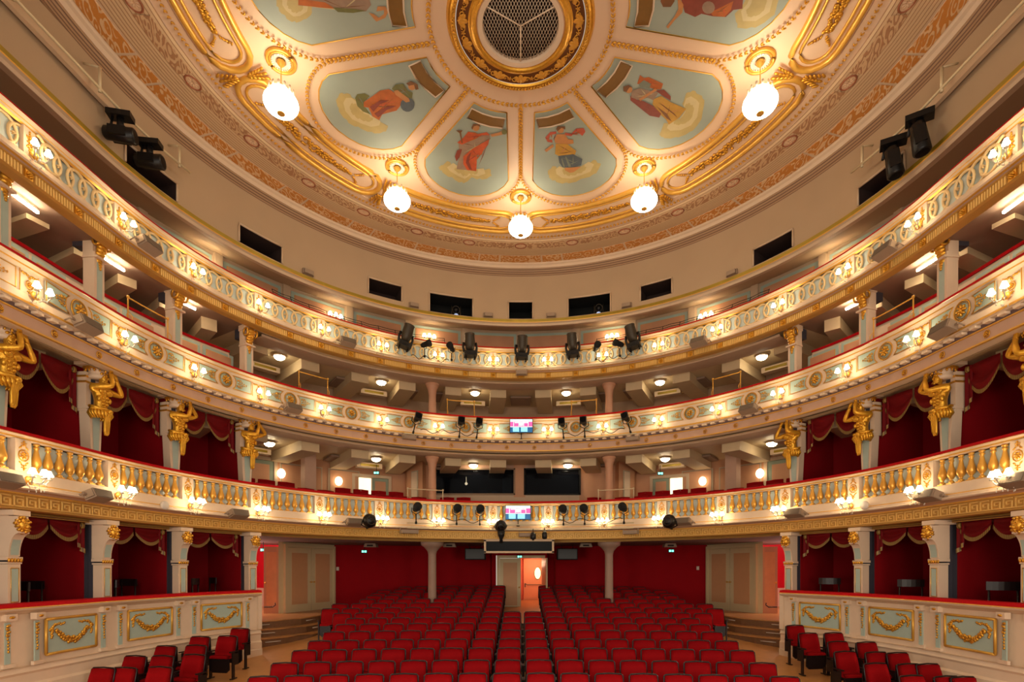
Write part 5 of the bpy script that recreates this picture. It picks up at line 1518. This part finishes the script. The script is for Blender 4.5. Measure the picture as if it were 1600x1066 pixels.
d1 = None
for x, y in ((256, 790), (1352, 790)):
    t, z = at(x, y, R1 - .12); lb = 'round white disc below the gold balusters on the ' + side(t)
    if d1 is None:
        m = MB(); m.lathe([(.001, -.05), (.075, -.05), (.088, -.035), (.09, 0)], 20, (0, 0, 0), 'y'); d1 = tag(m.build('disc_sensor', WHITE, None, F(t, R1 - .12, z)), lb, 'sensor', 'white discs on the balcony')
    else: dup(d1, F(t, R1 - .12, z), lb)
# flat grey units under the middle of the balconies
fl = None
for x, y, rr, w, lb in ((640, 831, R1 - .2, .5, 'below the first tier lights, left'), (985, 832, R1 - .2, .42, 'below the first tier lights, right'), (640, 684, R2 - .2, .36, 'under the second tier pipe, left'), (988, 686, R2 - .2, .36, 'under the second tier pipe, right'),
                        (815, 583, R3 - .2, .30, 'below the middle moving light of the top tier'), (821, 836, R1 - .2, .36, 'below the first tier screen')):
    t, z = at(x, y, rr); m = MB(); m.box((0, 0, 0), (w, .16, .11)); m.box((0, -.085, 0), (w * .9, .01, .08))
    for q in (-1, 1): m.box((q * (w / 2 + .015), .05, .03), (.02, .05, .18))
    tag(m.build('ballast_box', GREY, None, F(t, rr, z)), 'flat grey box hung ' + lb, 'equipment box', 'grey boxes under the balconies')

# ---------------------------------------------------------------- lighting pipes
def pipe(name, t0, t1, r, z, rr, lb, m_=PIPE):
    m = MB(); n = int(abs(t1 - t0) / 2.5) + 1
    m.tube([P(t0 + (t1 - t0) * i / n, r, z) for i in range(n + 1)], rr, 6)
    for i in range(0, n + 1, 4):
        t = t0 + (t1 - t0) * i / n; m.tube([P(t, r, z), P(t, r + .14, z)], rr * .6, 4)
    return tag(m.build(name, m_), lb, 'pipe')
pipe('lighting_pipe', -44, 44, R3 - .17, 6.16, .022, 'long cream pipe under the rings of the top tier')
pipe('lighting_pipe', -28, 28, R2 - .19, 3.96, .022, 'cream pipe along the dentils in the middle of the second tier')
pipe('lighting_pipe', -27, 27, R1 - .27, 1.20, .022, 'lower cream pipe in front of the first tier')
pipe('lighting_pipe', -27, 27, R1 - .20, 1.36, .020, 'upper cream pipe in front of the first tier')
for s_ in (-1, 1):
    m = MB()
    m.tube([P(s_ * t, 7.56, 8.62) for t in (72, 78, 84, 90, 97, 104, 112)], .026, 6)
    for t in (74, 88, 100, 110): m.tube([P(s_ * t, 7.56, 8.56), P(s_ * t, 7.56, 9.0)], .03, 5); m.tube([P(s_ * t, 7.56, 9.0), P(s_ * t, 7.9, 9.1)], .02, 5)
    tag(m.build('lighting_pipe', PIPE), 'cream pipe with upright brackets below the ceiling rim on the ' + side(s_), 'pipe')
    mb = MB(); sweep(mb, [(7.80, 8.62), (7.72, 8.62), (7.72, 8.80), (7.80, 8.80)], 84 * s_, TA * s_); structure('trim_rail_' + side(s_), mb, CREAMD)

# ---------------------------------------------------------------- stage lights
def moving_head():
    r = thing('moving_light', 'x', 'stage light', Matrix.Identity(4), 'moving lights along the top tier')
    m = MB(); m.box((0, 0, .17), (.46, .34, .16), .92); m.box((0, -.175, .17), (.20, .02, .05)); m.build('base', BLACK, r)
    m = MB()
    for q in (-1, 1):
        m.tube([(q * .15, 0, .09), (q * .17, 0, .0), (q * .12, 0, -.02)], .022, 5); m.tube([(q * .15, .08, .09), (q * .15, .08, 0)], .02, 5)
    m.build('clamp', BLACKM, r)
    m = MB()
    for q in (-1, 1): m.tube([(q * .215, 0, .25), (q * .245, 0, .42), (q * .215, 0, .58)], [.05, .04, .05], 6)
    m.build('yoke', BLACK, r)
    m = MB(); m.lathe([(.09, -.28), (.14, -.25), (.175, -.1), (.19, .05), (.175, .24), (.185, .30), (.17, .32)], 18); h = m.build('head', GUN, r, Matrix.Translation((0, -.02, .58)) @ Matrix.Rotation(math.radians(12), 4, 'X'))
    m = MB(); m.lathe([(.165, .321), (.10, .33), (.001, .335)], 16, cap=False); m.lathe([(.001, -.34), (.10, -.31), (.135, -.25)], 14, cap=False); m.build('lens', BLACK, h)
    return r
mh = None
for x, rot in ((629, 14), (735, -3), (815, 2), (896, -3), (993, -12)):
    t, z = at(x, 576, R3 - .22); M = F(t, R3 - .26, 6.36) @ Matrix.Rotation(math.radians(rot), 4, 'Y') @ Matrix.Scale(.84, 4)
    lb = 'black moving head light on the top tier, %s' % {629: 'leftmost of five', 735: 'second from the left', 815: 'in the middle', 896: 'second from the right', 993: 'rightmost of five'}[x]
    if mh is None: mh = moving_head(); mh.matrix_basis = M; mh['label'] = lb
    else: dup(mh, M, lb)
def hung_head(down=False):
    r = thing('hung_moving_light', 'x', 'stage light', Matrix.Identity(4), 'large moving lights hung by the drum')
    m = MB(); m.box((0, 0, -.10), (.50, .26, .12)); m.box((0, 0, -.02), (.12, .08, .08)); m.build('base', BLACK, r)
    m = MB(); m.tube([(0, .0, -.15), (0, .0, -.48)], .075, 8); m.tube([(-.16, 0, -.16), (-.2, 0, -.42)], .03, 6); m.build('yoke', BLACK, r)
    m = MB(); m.lathe([(.10, -.32), (.14, -.28), (.155, 0), (.17, .30), (.15, .33)], 16, (0, 0, 0), 'x'); m.box((0, 0, .0), (.36, .34, .20)); h = m.build('head', BLACK, r, Matrix.Translation((0, -.04, -.56)) @ (Matrix.Rotation(math.radians(82), 4, 'Y') if down else Matrix()))
    m = MB(); m.lathe([(.001, .335), (.13, .332)], 14, (0, 0, 0), 'x', False); m.build('lens', GLASSD, h)
    return r
hh = None
for x, y, ry, lb in ((188, 158, 12, 'upper of the two'), (234, 212, 14, 'lower of the two'), (1437, 180, 78, 'upper of the two'), (1396, 222, 78, 'lower of the two')):
    t, z = at(x, y, 7.56); M = F(t, 7.56, 8.60)
    M = M @ Matrix.Rotation(math.radians(-72 if x < 800 else 50), 4, 'Z') @ Matrix.Scale(.82 if x < 800 else .9, 4)
    if x == 1437: hh = None
    lb = 'big black moving light hung from the drum pipe on the %s, %s' % (side(t), lb)
    if hh is None: hh = hung_head(x > 800); hh.matrix_basis = M; hh['label'] = lb
    else: dup(hh, M, lb)
def spot(kind):
    r = thing('spotlight', 'x', 'spotlight', Matrix.Identity(4))
    m = MB()
    if kind == 'square': m.box((0, -.18, 0), (.20, .10, .20)); m.lathe([(.06, .12), (.085, 0), (.085, -.12)], 10, (0, 0, 0), 'y')
    else: m.lathe([(.06, .14), (.09, .06), (.10, -.1), (.125, -.14), (.125, -.24)], 14, (0, 0, 0), 'y')
    h = m.build('lamp_body', BLACK if kind == 'square' else BLACKM, r, Matrix.Rotation(math.radians(-12), 4, 'X'))
    m = MB(); m.lathe([(.001, -.238), (.09, -.24)], 12, (0, 0, 0), 'y', False); m.build('lens', GLASSD, h)
    m = MB(); m.tube([(-.13, 0, .02), (-.13, 0, -.10), (0, 0, -.17), (.13, 0, -.10), (.13, 0, .02)], .012, 5); m.tube([(0, 0, -.17), (0, 0, -.42)], .018, 5); m.box((0, 0, -.42), (.05, .07, .07)); m.build('yoke', BLACKM, r)
    return r
o5 = {0: 'leftmost', 1: 'second from the left', 2: 'third from the left', 3: 'third from the right', 4: 'second from the right', 5: 'rightmost'}
s2 = spot('square'); s1 = spot('round'); s2['group'] = 'square spotlights of the second tier'; s1['group'] = 'round spotlights of the first tier'
for i, (x, y) in enumerate(((652, 655), (720, 660), (748, 661), (878, 661), (912, 659), (978, 654))):
    t, z = at(x, y, R2 - .30); M = F(t, R2 - .22, 4.41) @ Matrix.Rotation(math.radians([14, 5, 8, -6, -3, -16][i]), 4, 'Y'); lb = 'square black spotlight before the second tier panels, ' + o5[i]
    if i == 0: s2.matrix_basis = M; s2['label'] = lb
    else: dup(s2, M, lb)
for i, (x, y) in enumerate(((651, 792), (714, 796), (750, 797), (880, 798), (913, 797), (974, 793))):
    t, z = at(x, y, R1 - .35); M = F(t, R1 - .28, 1.78); lb = 'round black spotlight before the gold balusters, ' + o5[i]
    if i == 0: s1.matrix_basis = M; s1['label'] = lb
    else: dup(s1, M, lb)
for i, (x, y) in enumerate(((664, 546), (706, 549), (931, 550), (968, 546))):
    t, z = at(x, y, R3 - .3); dup(s1, F(t, R3 - .26, 6.62) @ Matrix.Rotation(math.radians([50, -30, 28, -50][i]), 4, 'Z') @ Matrix.Scale(.82, 4), 'small spotlight between the moving lights of the top tier, ' + ['leftmost of four', 'second from the left', 'second from the right', 'rightmost of four'][i], 'small spotlights of the top tier')
pod = None
for x, y, sc_, lb in ((577, 814, 1.0, 'round black pod light before the first tier on the left'), (1046, 815, 1.0, 'round black pod light before the first tier on the right'), (782, 822, .95, 'black pod light tilted down beside the first tier screen')):
    t, z = at(x, y, R1 - .35); M = F(t, R1 - .38, z) @ Matrix.Scale(sc_, 4)
    if pod is None:
        pod = thing('pod_light', lb, 'stage light', M, 'black pod lights'); m = MB(); m.blob((0, 0, 0), (.20, .17, .20), 14, 10); m.build('housing', BLACK, pod)
        m = MB(); m.tube([(.12 * math.cos(q * PI / 8), -.135, .12 * math.sin(q * PI / 8)) for q in range(16)], .014, 5, True)
        for q in range(3): m.tube([(0, -.17, 0), (.11 * math.cos(q * 2.1), -.14, .11 * math.sin(q * 2.1))], .010, 4)
        m.build('front_ring', GUN, pod)
        m = MB(); m.tube([(-.2, .0, 0), (-.2, .1, -.12), (0, .14, -.2), (.2, .1, -.12), (.2, 0, 0)], .018, 5); m.tube([(0, .14, -.2), (0, .25, -.2)], .02, 5); m.build('mount', BLACKM, pod)
    else:
        if x == 782: M = M @ Matrix.Rotation(math.radians(40), 4, 'X')
        dup(pod, M, lb)
m = MB(); t, z = at(783, 848, R1 - .3)
m.lathe([(.12, .2), (.10, .05), (.06, -.03), (.055, -.16), (.03, -.18)], 12); tag(m.build('hanging_camera', BLACK, None, F(t, R1 - .36, z + .16)), 'black cone shaped housing hanging beside the first tier screen', 'camera')
for i, (x, y, w) in enumerate(((833, 838, .09), (851, 836, .08))):
    t, z = at(x, y, R1 - .3); m = MB(); m.lathe([(w * .5, .12), (w, .04), (w, -.10), (w * .6, -.14)], 12); m.tube([(0, .03, .12), (0, .03, .22)], .014, 5)
    tag(m.build('small_camera', BLACK, None, F(t, R1 - .34, z)), 'small black camera hanging right of the first tier screen, ' + ('nearer one' if i == 0 else 'outer one'), 'camera')

# ---------------------------------------------------------------- screens
SCR = {k: emis('screen_' + k, c, s) for k, c, s in (('pale', (200, 226, 232), .9), ('magenta', (232, 96, 176), .8), ('white', (250, 244, 240), 1.0), ('blue', (30, 96, 150), .7), ('cyan', (140, 214, 232), 1.0))}
def screen(M, w, h, lb):
    r = thing('display_screen', lb, 'screen', M, 'small screens on the balcony fronts')
    m = MB(); m.box((0, .03, 0), (w + .03, .05, h + .03)); m.tube([(0, .05, -h / 2), (0, .07, -h / 2 - .22)], .015, 5); m.tube([(-.05, .07, -h / 2 - .2), (.05, .07, -h / 2 - .2)], .02, 5); m.build('bezel', BLACK, r)
    m = MB(); y = .0
    def q(x0, x1, z0, z1, mi, dy=0.0):
        m.mi = mi; m.box((w * ((x0 + x1) / 2 - .5), y - dy, h * ((z0 + z1) / 2 - .5)), (w * (x1 - x0), .006, h * (z1 - z0)))
    q(0, 1, .80, 1, 0); q(.0, 1, .42, .80, 1); q(0, 1, 0, .42, 3)
    q(.12, .40, .04, .38, 4, .004); q(.48, .78, .04, .38, 4, .004)
    for x in (.14, .38, .60, .80): q(x, x + .025, .46, .80, 2, .004)
    q(.42, .58, .50, .72, 2, .005); q(.2, .8, .70, .78, 0, .004); q(.3, .7, .86, .92, 2, .004); q(0, 1, .40, .44, 2, .003)
    m.build('picture', [SCR[k] for k in ('pale', 'magenta', 'white', 'blue', 'cyan')], r)
t, z = at(814.5, 665.5, R2 - .2); screen(F(t, R2 - .2, z), .68, .40, 'small lit screen in the middle of the second tier front')
t, z = at(809.5, 801, R1 - .2); screen(F(t, R1 - .2, z), .76, .42, 'small lit screen in the middle of the first tier front')

# prompt display under the first tier
r = thing('display_cabinet', 'long cream framed dark glass box hanging under the middle of the first tier', 'display box', Matrix.Translation((-.05, 16.75, .69 + EZ)))
m = MB()
for zz in (-.18, .18): m.box((0, 0, zz), (2.14, .22, .06))
for xx in (-1.04, 1.04): m.box((xx, 0, 0), (.06, .22, .40))
m.box((0, .0, .205), (2.18, .26, .02)); m.build('frame', CREAMD, r)
m = MB(); m.box((0, -.02, 0), (2.04, .04, .32)); m.build('dark_glass', GLASSD, r)
r = None
blk = None
for x in (743, 886):
    X = (x - 813.5) / 850 * 19.4; M = Matrix.Translation((X, 19.4, .52 + EZ)); lb = 'black loudspeaker hanging under the balcony, %s the back door' % ('left of' if x < 800 else 'right of')
    if blk is None:
        blk = thing('hanging_loudspeaker', lb, 'loudspeaker', M, 'black loudspeakers under the balcony'); m = MB(); m.box((0, 0, 0), (.72, .4, .40)); m.build('cabinet', BLACKM, blk)
        m = MB(); m.box((0, -.21, 0), (.66, .02, .34)); m.build('front_grille', BLACK, blk); m = MB(); m.tube([(-.2, 0, .2), (-.2, 0, .34)], .015, 5); m.tube([(.2, 0, .2), (.2, 0, .34)], .015, 5); m.build('bracket', BLACK, blk)
    else: dup(blk, M, lb)
pj = None
for x, y, lb in ((580, 851, 'far left'), (703, 853, 'near left'), (915, 854, 'near right'), (1046, 851, 'far right')):
    d = 18.0; M = Matrix.Translation(((x - 813.5) / 850 * d, d, .775 + EZ)); lb = 'flat white unit on the ceiling under the first tier, ' + lb
    if pj is None:
        pj = thing('ceiling_unit', lb, 'ceiling unit', M, 'white units on the stalls ceiling'); m = MB(); m.box((0, 0, 0), (.42, .3, .12), .8); m.build('housing', GREY, pj); m = MB(); m.box((0, -.155, -.01), (.2, .01, .05)); m.build('slot', BLACKM, pj)
    else: dup(pj, M, lb)
ex = None
for x, y, d, w, lb in ((569, 862, 18.2, .16, 'under the first tier, left'), (1049, 861, 18.2, .16, 'under the first tier, right'), (812, 870, 20.2, .16, 'over the back door'), (411, 859.5, 17.4, .16, 'in the red foyer, left'),
                       (588, 739, 18.3, .14, 'over the half open first tier door, left'), (1032, 740, 18.3, .14, 'over the half open first tier door, right'), (393, 713, 15.2, .13, 'on the first tier beside the last atlas figure'),
                       (595, 512.5, 17.4, .16, 'on the gallery wall, left'), (1029, 515, 17.4, .16, 'on the gallery wall, right')):
    M = Matrix.Translation(((x - 813.5) / 850 * d, d, (889 - y) / 850 * d + EZ)); lb = 'small lit exit sign ' + lb
    if ex is None:
        ex = thing('exit_sign', lb, 'exit sign', M, 'lit exit signs'); m = MB(); m.box((0, .02, 0), (.19, .04, .11)); m.box((0, .02, .16), (.015, .015, .24)); m.build('housing', BLACKM, ex)
        m = MB(); m.box((-.045, -.004, 0), (.07, .006, .07)); m.box((.045, -.004, 0), (.07, .006, .07)); e_ = m.build('lit_face', EXITG, ex)
        m = MB(); m.box((-.045, -.009, .0), (.02, .004, .045)); m.box((.045, -.009, 0), (.035, .004, .012)); m.build('white_symbol', SCR['white'], e_)
    else: dup(ex, M, lb)
# small grey boxes along the foot of the drum, fittings in its openings
jb = None
for i, (x, y) in enumerate(((482, 418), (647, 470), (763, 487), (861, 488), (979, 472), (1143, 422))):
    t, z = at(x, y, 7.78); M = F(t, 7.78, 8.04); lb = 'small beige box at the foot of the drum wall, ' + ['leftmost', 'second from the left', 'left of the middle opening', 'right of the middle opening', 'second from the right', 'rightmost'][i]
    if jb is None: m = MB(); m.box((0, 0, 0), (.24, .10, .11)); m.box((-.14, .02, 0), (.02, .06, .13)); m.box((.14, .02, 0), (.02, .06, .13)); jb = tag(m.build('junction_box', GREY, None, M), lb, 'junction box', 'boxes along the drum')
    else: dup(jb, M, lb)
fo = None
for x, lb in ((713, 'left'), (935, 'right')):
    t, z = at(x, 478, 8.1); M = F(t, 8.15, 8.2); lb = 'black spotlight with a bright lens inside the %s wide drum opening' % lb
    if fo is None:
        fo = thing('drum_spotlight', lb, 'spotlight', M, 'spotlights in the drum openings'); m = MB(); m.tube([(.12 * math.cos(q * PI / 6), 0, .08 + .12 * math.sin(q * PI / 6)) for q in range(12)], .014, 5, True); m.tube([(-.14, 0, -.22), (-.14, 0, .2)], .014, 4); m.tube([(.14, 0, -.22), (.14, 0, .2)], .014, 4); m.build('yoke', GUN, fo)
        m = MB(); m.blob((0, -.02, -.12), (.08, .06, .07), 8, 6); m.build('lens', emis('dim_lens', (170, 190, 230), .8), fo)
        m = MB(); m.blob((0, .08, .08), (.10, .14, .10), 10, 6); m.build('housing', BLACK, fo)
    else: dup(fo, M, lb)

# ---------------------------------------------------------------- safety rails
def saferail(x0, x1, r, z, h, m_, lb, gp, curl=True):
    a, b = tfor(x0, r), tfor(x1, r); t = thing('safety_rail', lb, 'rail', Matrix.Translation(P((a + b) / 2, r, z)), gp); off = Matrix.Translation(P((a + b) / 2, r, z)).inverted()
    for q in (a, b):
        m = MB(); m.tube([P(q, r, z), P(q, r, z + h)], .014, 6); m.lathe([(.03, 0), (.03, .02), (.018, .03)], 8, P(q, r, z)); m.blob(P(q, r, z + h), (.032, .032, .032), 6, 5)
        if curl: m.tube([P(q, r - .05 - .05 * math.sin(i), z - .02 + .05 * i) for i in range(5)], .008, 4)
        m.build('rail_post', m_, t, off)
    m = MB(); m.tube([P(a + (b - a) * i / 4, r, z + h - .01) for i in range(5)], .016, 6); m.build('top_bar', m_, t, off)
for x0, x1, lb in ((200, 262, 'far left'), (467, 512, 'left'), (699, 741, 'left of the screen'), (893, 932, 'right of the screen'), (1114, 1157, 'right'), (1365, 1427, 'far right')):
    saferail(x0, x1, R2 + .15, 4.74, .46, GLINE, 'low gold safety rail on the second tier handrail, ' + lb, 'gold safety rails')
for x0, x1, lb in ((637, 692, 'left'), (935, 990, 'right')):
    saferail(x0, x1, R1 + .25, 2.10, .34, PIPE, 'low cream safety rail on the first tier before the %s column' % lb, 'cream safety rails', False)
for s_ in (-1, 1):
    m = MB(); ts = [s_ * (18 + 1.9 * i) for i in range(21)]
    for zz, rr in ((6.98, R3 + .12), (7.06, R3 + .16)): m.tube([P(t, rr, zz + .012 * math.sin(t * 1.3)) for t in ts], .008, 4)
    for t in ts[::2]: m.tube([P(t, R3 + .12, 6.90), P(t, R3 + .12, 6.98), P(t, R3 + .17, 7.07)], .008, 4)
    tag(m.build('cable_rail', BLACKM), 'thin black wire rail with small posts above the top tier handrail, ' + side(s_), 'wire rail')
# dark cables drooping from the middle lights
for i, (x0, x1, R_, z, lb) in enumerate(((640, 700, R3, 6.28, 'under the left moving lights'), (930, 990, R3, 6.28, 'under the right moving lights'), (655, 748, R2, 4.12, 'between the left second tier spotlights'), (880, 978, R2, 4.12, 'between the right second tier spotlights'), (655, 760, R1, 1.48, 'between the left first tier spotlights'), (870, 975, R1, 1.48, 'between the right first tier spotlights'))):
    a, b = tfor(x0, R_), tfor(x1, R_); m = MB()
    m.tube([P(a + (b - a) * j / 20, R_ - .16, z + .05 * math.sin(j * 1.1) - .03 * math.sin(j * .5)) for j in range(21)], .010, 4)
    tag(m.build('cable', BLACKM), 'thin dark cable ' + lb, 'cable')
# ---------------------------------------------------------------- seats
def seat_parts(simple):
    r = thing('stall_seat', 'x', 'theatre seat', Matrix.Identity(4), 'red stall seats')
    m = MB()
    def slab(w0, w1, z0, z1, y0, y1, th, crown=.0):
        n = 6; vs = []
        for j in range(5):
            v = j / 4.0; z = z0 + (z1 - z0) * v; y = y0 + (y1 - y0) * v; w = (w0 + (w1 - w0) * v) / 2; bulge = .018 * math.sin(PI * v)
            ex = .97 if j in (0, 4) else 1
            for i in range(n + 1):
                u = -1 + 2 * i / n; vs.append((u * w * ex, y + crown * (1 - abs(u) ** 2) * -1 - bulge + .0, z + (.012 * (1 - u * u) if j == 4 else 0)))
        k = len(vs)
        for j in range(5):
            v = j / 4.0; z = z0 + (z1 - z0) * v; y = y0 + (y1 - y0) * v; w = (w0 + (w1 - w0) * v) / 2
            for i in range(n + 1): vs.append((-w + 2 * w * i / n, y + th, z))
        fs = []
        for j in range(4):
            for i in range(n):
                a = j * (n + 1) + i; fs.append((a, a + 1, a + n + 2, a + n + 1)); fs.append((k + a + 1, k + a, k + a + n + 1, k + a + n + 2))
        bd = [i for i in range(n + 1)] + [j * (n + 1) + n for j in range(1, 5)] + [4 * (n + 1) + i for i in range(n - 1, -1, -1)] + [j * (n + 1) for j in range(3, 0, -1)]
        for i in range(len(bd)): a, b = bd[i], bd[(i + 1) % len(bd)]; fs.append((a, b, k + b, k + a))
        return vs, fs
    m.add(*slab(.455, .435, .46, .865, .06, .16, .04), True); m.build('backrest', REDS, r)
    m = MB(); m.tube([(-.235, .085, .44), (-.226, .175, .85), (-.20, .182, .878), (0, .185, .890), (.20, .182, .878), (.226, .175, .85), (.235, .085, .44)], .013, 5)
    m.prism([(-.235, .42), (.235, .42), (.222, .87), (-.222, .87)], .19, .205); m.build('back_shell', DARKW, r)
    m = MB(); m.add(*slab(.44, .44, .44, .50, -.10, -.06, .09), True); m.build('seat_cushion', REDS, r)
    m = MB(); m.prism([(-.22, .44), (-.22, .20), (-.16, .145), (.16, .145), (.22, .20), (.22, .44)], -.085, -.055); m.prism([(-.02, .40), (.02, .40), (.02, .41), (-.02, .41)], -.092, -.084); m.build('seat_underside', DARKW, r)
    if not simple:
        for q in (-1, 1):
            m = MB(); x = q * .262
            m.prism([(x - .012, 0), (x + .012, 0), (x + .012, .56), (x - .012, .56)], -.04, .03); m.box((x, .02, .58), (.03, .26, .025)); m.box((x, -.0, .02), (.03, .2, .02)); m.box((x, .08, .42), (.022, .14, .24))
            m.build('side_frame', DARKW, r)
    return r
fullseat = seat_parts(False); farseat = seat_parts(True)
used = {'f': False, 's': False}
def place_seat(x, y, rot, lb, far=False, dz=0.0, gp=None):
    M = Matrix.Translation((x, y, floor_z(y) + EZ + dz)) @ Matrix.Rotation(math.radians(rot), 4, 'Z'); o = farseat if far else fullseat; k = 's' if far else 'f'
    if not used[k]: used[k] = True; o.matrix_basis = M; o['label'] = lb
    else: dup(o, M, lb, gp)
rows = [(8.7, 0, 8), (9.5, 0, 8), (10.37, 0, 8), (11.15, 0, 8), (12.0, 0, 8), (12.8, 0, 8), (13.55, 0, 8), (14.3, 0, 9), (15.05, 1, 10), (15.85, 1, 10), (16.65, 1, 9), (17.4, 1, 9), (18.15, 1, 9), (18.9, 1, 9), (19.6, 1, 8)]
for i, (d, k0, k1) in enumerate(rows):
    for s_ in (-1, 1):
        for k in range(k0, k1):
            x = .05 + s_ * (.276 + .553 * k); y = d - (.011 if i < 12 else .022) * x * x
            if abs(abs(x) - 2.81) < .36 and abs(y - 17.2) < .45: continue
            ang = math.degrees(math.atan(-.022 * x)) * -1
            place_seat(x, y, -ang, 'red plush stall seat, %s row from the front, %s seat %s of the middle' % (ordn(i), ordn(k), side(s_)), i >= 9)
blockL = [(371, 984), (308, 997), (351, 996), (254, 1012), (301, 1011), (197, 1028), (248, 1028), (298, 1026), (133, 1047), (188, 1047), (244, 1046)]
blockR = [(1246, 979), (1267, 991.5), (1307, 991), (1314, 1005), (1359, 1006), (1326, 1021), (1375, 1022), (1423, 1023), (1374, 1040), (1426, 1041), (1478, 1041), (1432, 1060), (1487, 1061), (1541, 1062)]
rowid = {}
for nm, bl_ in (('left', blockL), ('right', blockR)):
    rn = {}
    for (x, y) in bl_:
        d = 2.58 / ((y - 889) / 850.0 + .1); X = (x - 813.5) / 850 * (d + .1); X = max(-7.08, min(7.08, X)); key = [q for q in rn if abs(q - y) < 6]; key = key[0] if key else y
        rn.setdefault(key, 0); rn[key] += 1; ri = sorted(rn).index(key) if key in rn else 0
        place_seat(X, d, 9 if nm == 'right' else -9, 'red seat by the %s box front, %s row from the steps, %s from the left' % (nm, ordn(list(rn).index(key)), ordn(rn[key] - 1)), False, 0, 'red seats beside the boxes')
# stepped floor of the first tier
for s_, nm in ((-1, 'left'), (1, 'right')):
    mb = MB(); sweep(mb, [(8.02, 1.16), (8.02, 1.42), (8.92, 1.42), (8.92, 1.69), (10.8, 1.69)], s_ * 19.9, s_ * 58, 3); structure('floor_first_tier_steps_' + nm, mb, SOFD)
mb = MB(); mb.box((0, 18.1, 1.2 + EZ), (5.6, 1.0, .10)); mb.box((0, 18.6, 1.35 + EZ), (5.6, .7, .36)); structure('floor_first_tier_steps_middle', mb, SOFD)
# first tier seats: only the tops of their backs show over the rail
def tier_seat():
    r = thing('balcony_seat', 'x', 'theatre seat', Matrix.Identity(4), 'red seats on the first tier')
    m = MB(); m.box((0, 0, .55), (.50, .05, .60), .95); m.tube([(-.24, 0, .86), (0, .0, .875), (.24, 0, .86)], .022, 5); m.box((0, -.2, .40), (.48, .42, .08)); m.build('upholstery', REDS, r)
    m = MB()
    for q in (-1, 1): m.box((q * .265, -.12, .3), (.025, .34, .60))
    m.build('side_frame', WOOD, r)
    return r
ts0 = None
for row, (rr, zt) in enumerate(((8.45, 2.27), (9.35, 2.52))):
    for s_ in (-1, 1):
        n = 9
        for k in range(n):
            t = (22.5 if row == 0 else 26.0) + k * (3.9 if row == 0 else 3.5)
            if abs(t - 42.5) < 3 and row == 1: continue
            M = F(s_ * t, rr, zt - .88); lb = 'red seat on the first tier, %s row, %s from the %s column' % ('front' if row == 0 else 'rear', ordn(k), side(s_))
            if ts0 is None: ts0 = tier_seat(); ts0.matrix_basis = M; ts0['label'] = lb
            else: dup(ts0, M, lb)
for row, (y, zt, xs) in enumerate(((17.75, 2.14, [-2.05 + .56 * i for i in range(9)]), (18.5, 2.42, [-2.5, -1.94, 2.5]))):
    for i, x in enumerate(xs):
        dup(ts0, Matrix.Translation((x, y, zt - .88 + EZ)), 'red seat below the control room windows, %s row, %s from the left' % ('front' if row == 0 else 'rear', ordn(i)), 'red seats below the control room')
# door furniture and little wall fittings
for x, y, d, lb in ((529, 889, 19.9, 'left'), (1089, 888, 19.9, 'right')):
    m = MB(); m.box((0, 0, 0), (.09, .03, .13)); m.box((0, -.02, -.01), (.05, .02, .05)); tag(m.build('wall_phone', WHITE, None, Matrix.Translation(((x - 813.5) / 850 * 19.75, 19.66, (889 - y) / 850 * d + EZ))), 'small white unit on the red back wall, far ' + lb, 'wall unit')
r = thing('foyer_handrail', 'thin curved dark red handrail at the left steps beside the box end', 'handrail', P(-57.0, 7.35, -.95) and Matrix.Translation(P(-57.0, 7.35, -.95)))
m = MB(); m.tube([(-.2, 0, 0), (.02, -.02, 0), (.08, .0, .05), (.06, .02, .1)], .014, 5); m.build('bar', WOOD, r)
r = thing('foyer_handrail', 'thin curved dark red handrail at the right steps beside the box end', 'handrail', Matrix.Translation(P(57.0, 7.35, -.95)))
m = MB(); m.tube([(.2, 0, 0), (-.02, -.02, 0), (-.08, .0, .05), (-.06, .02, .1)], .014, 5); m.build('bar', WOOD, r)
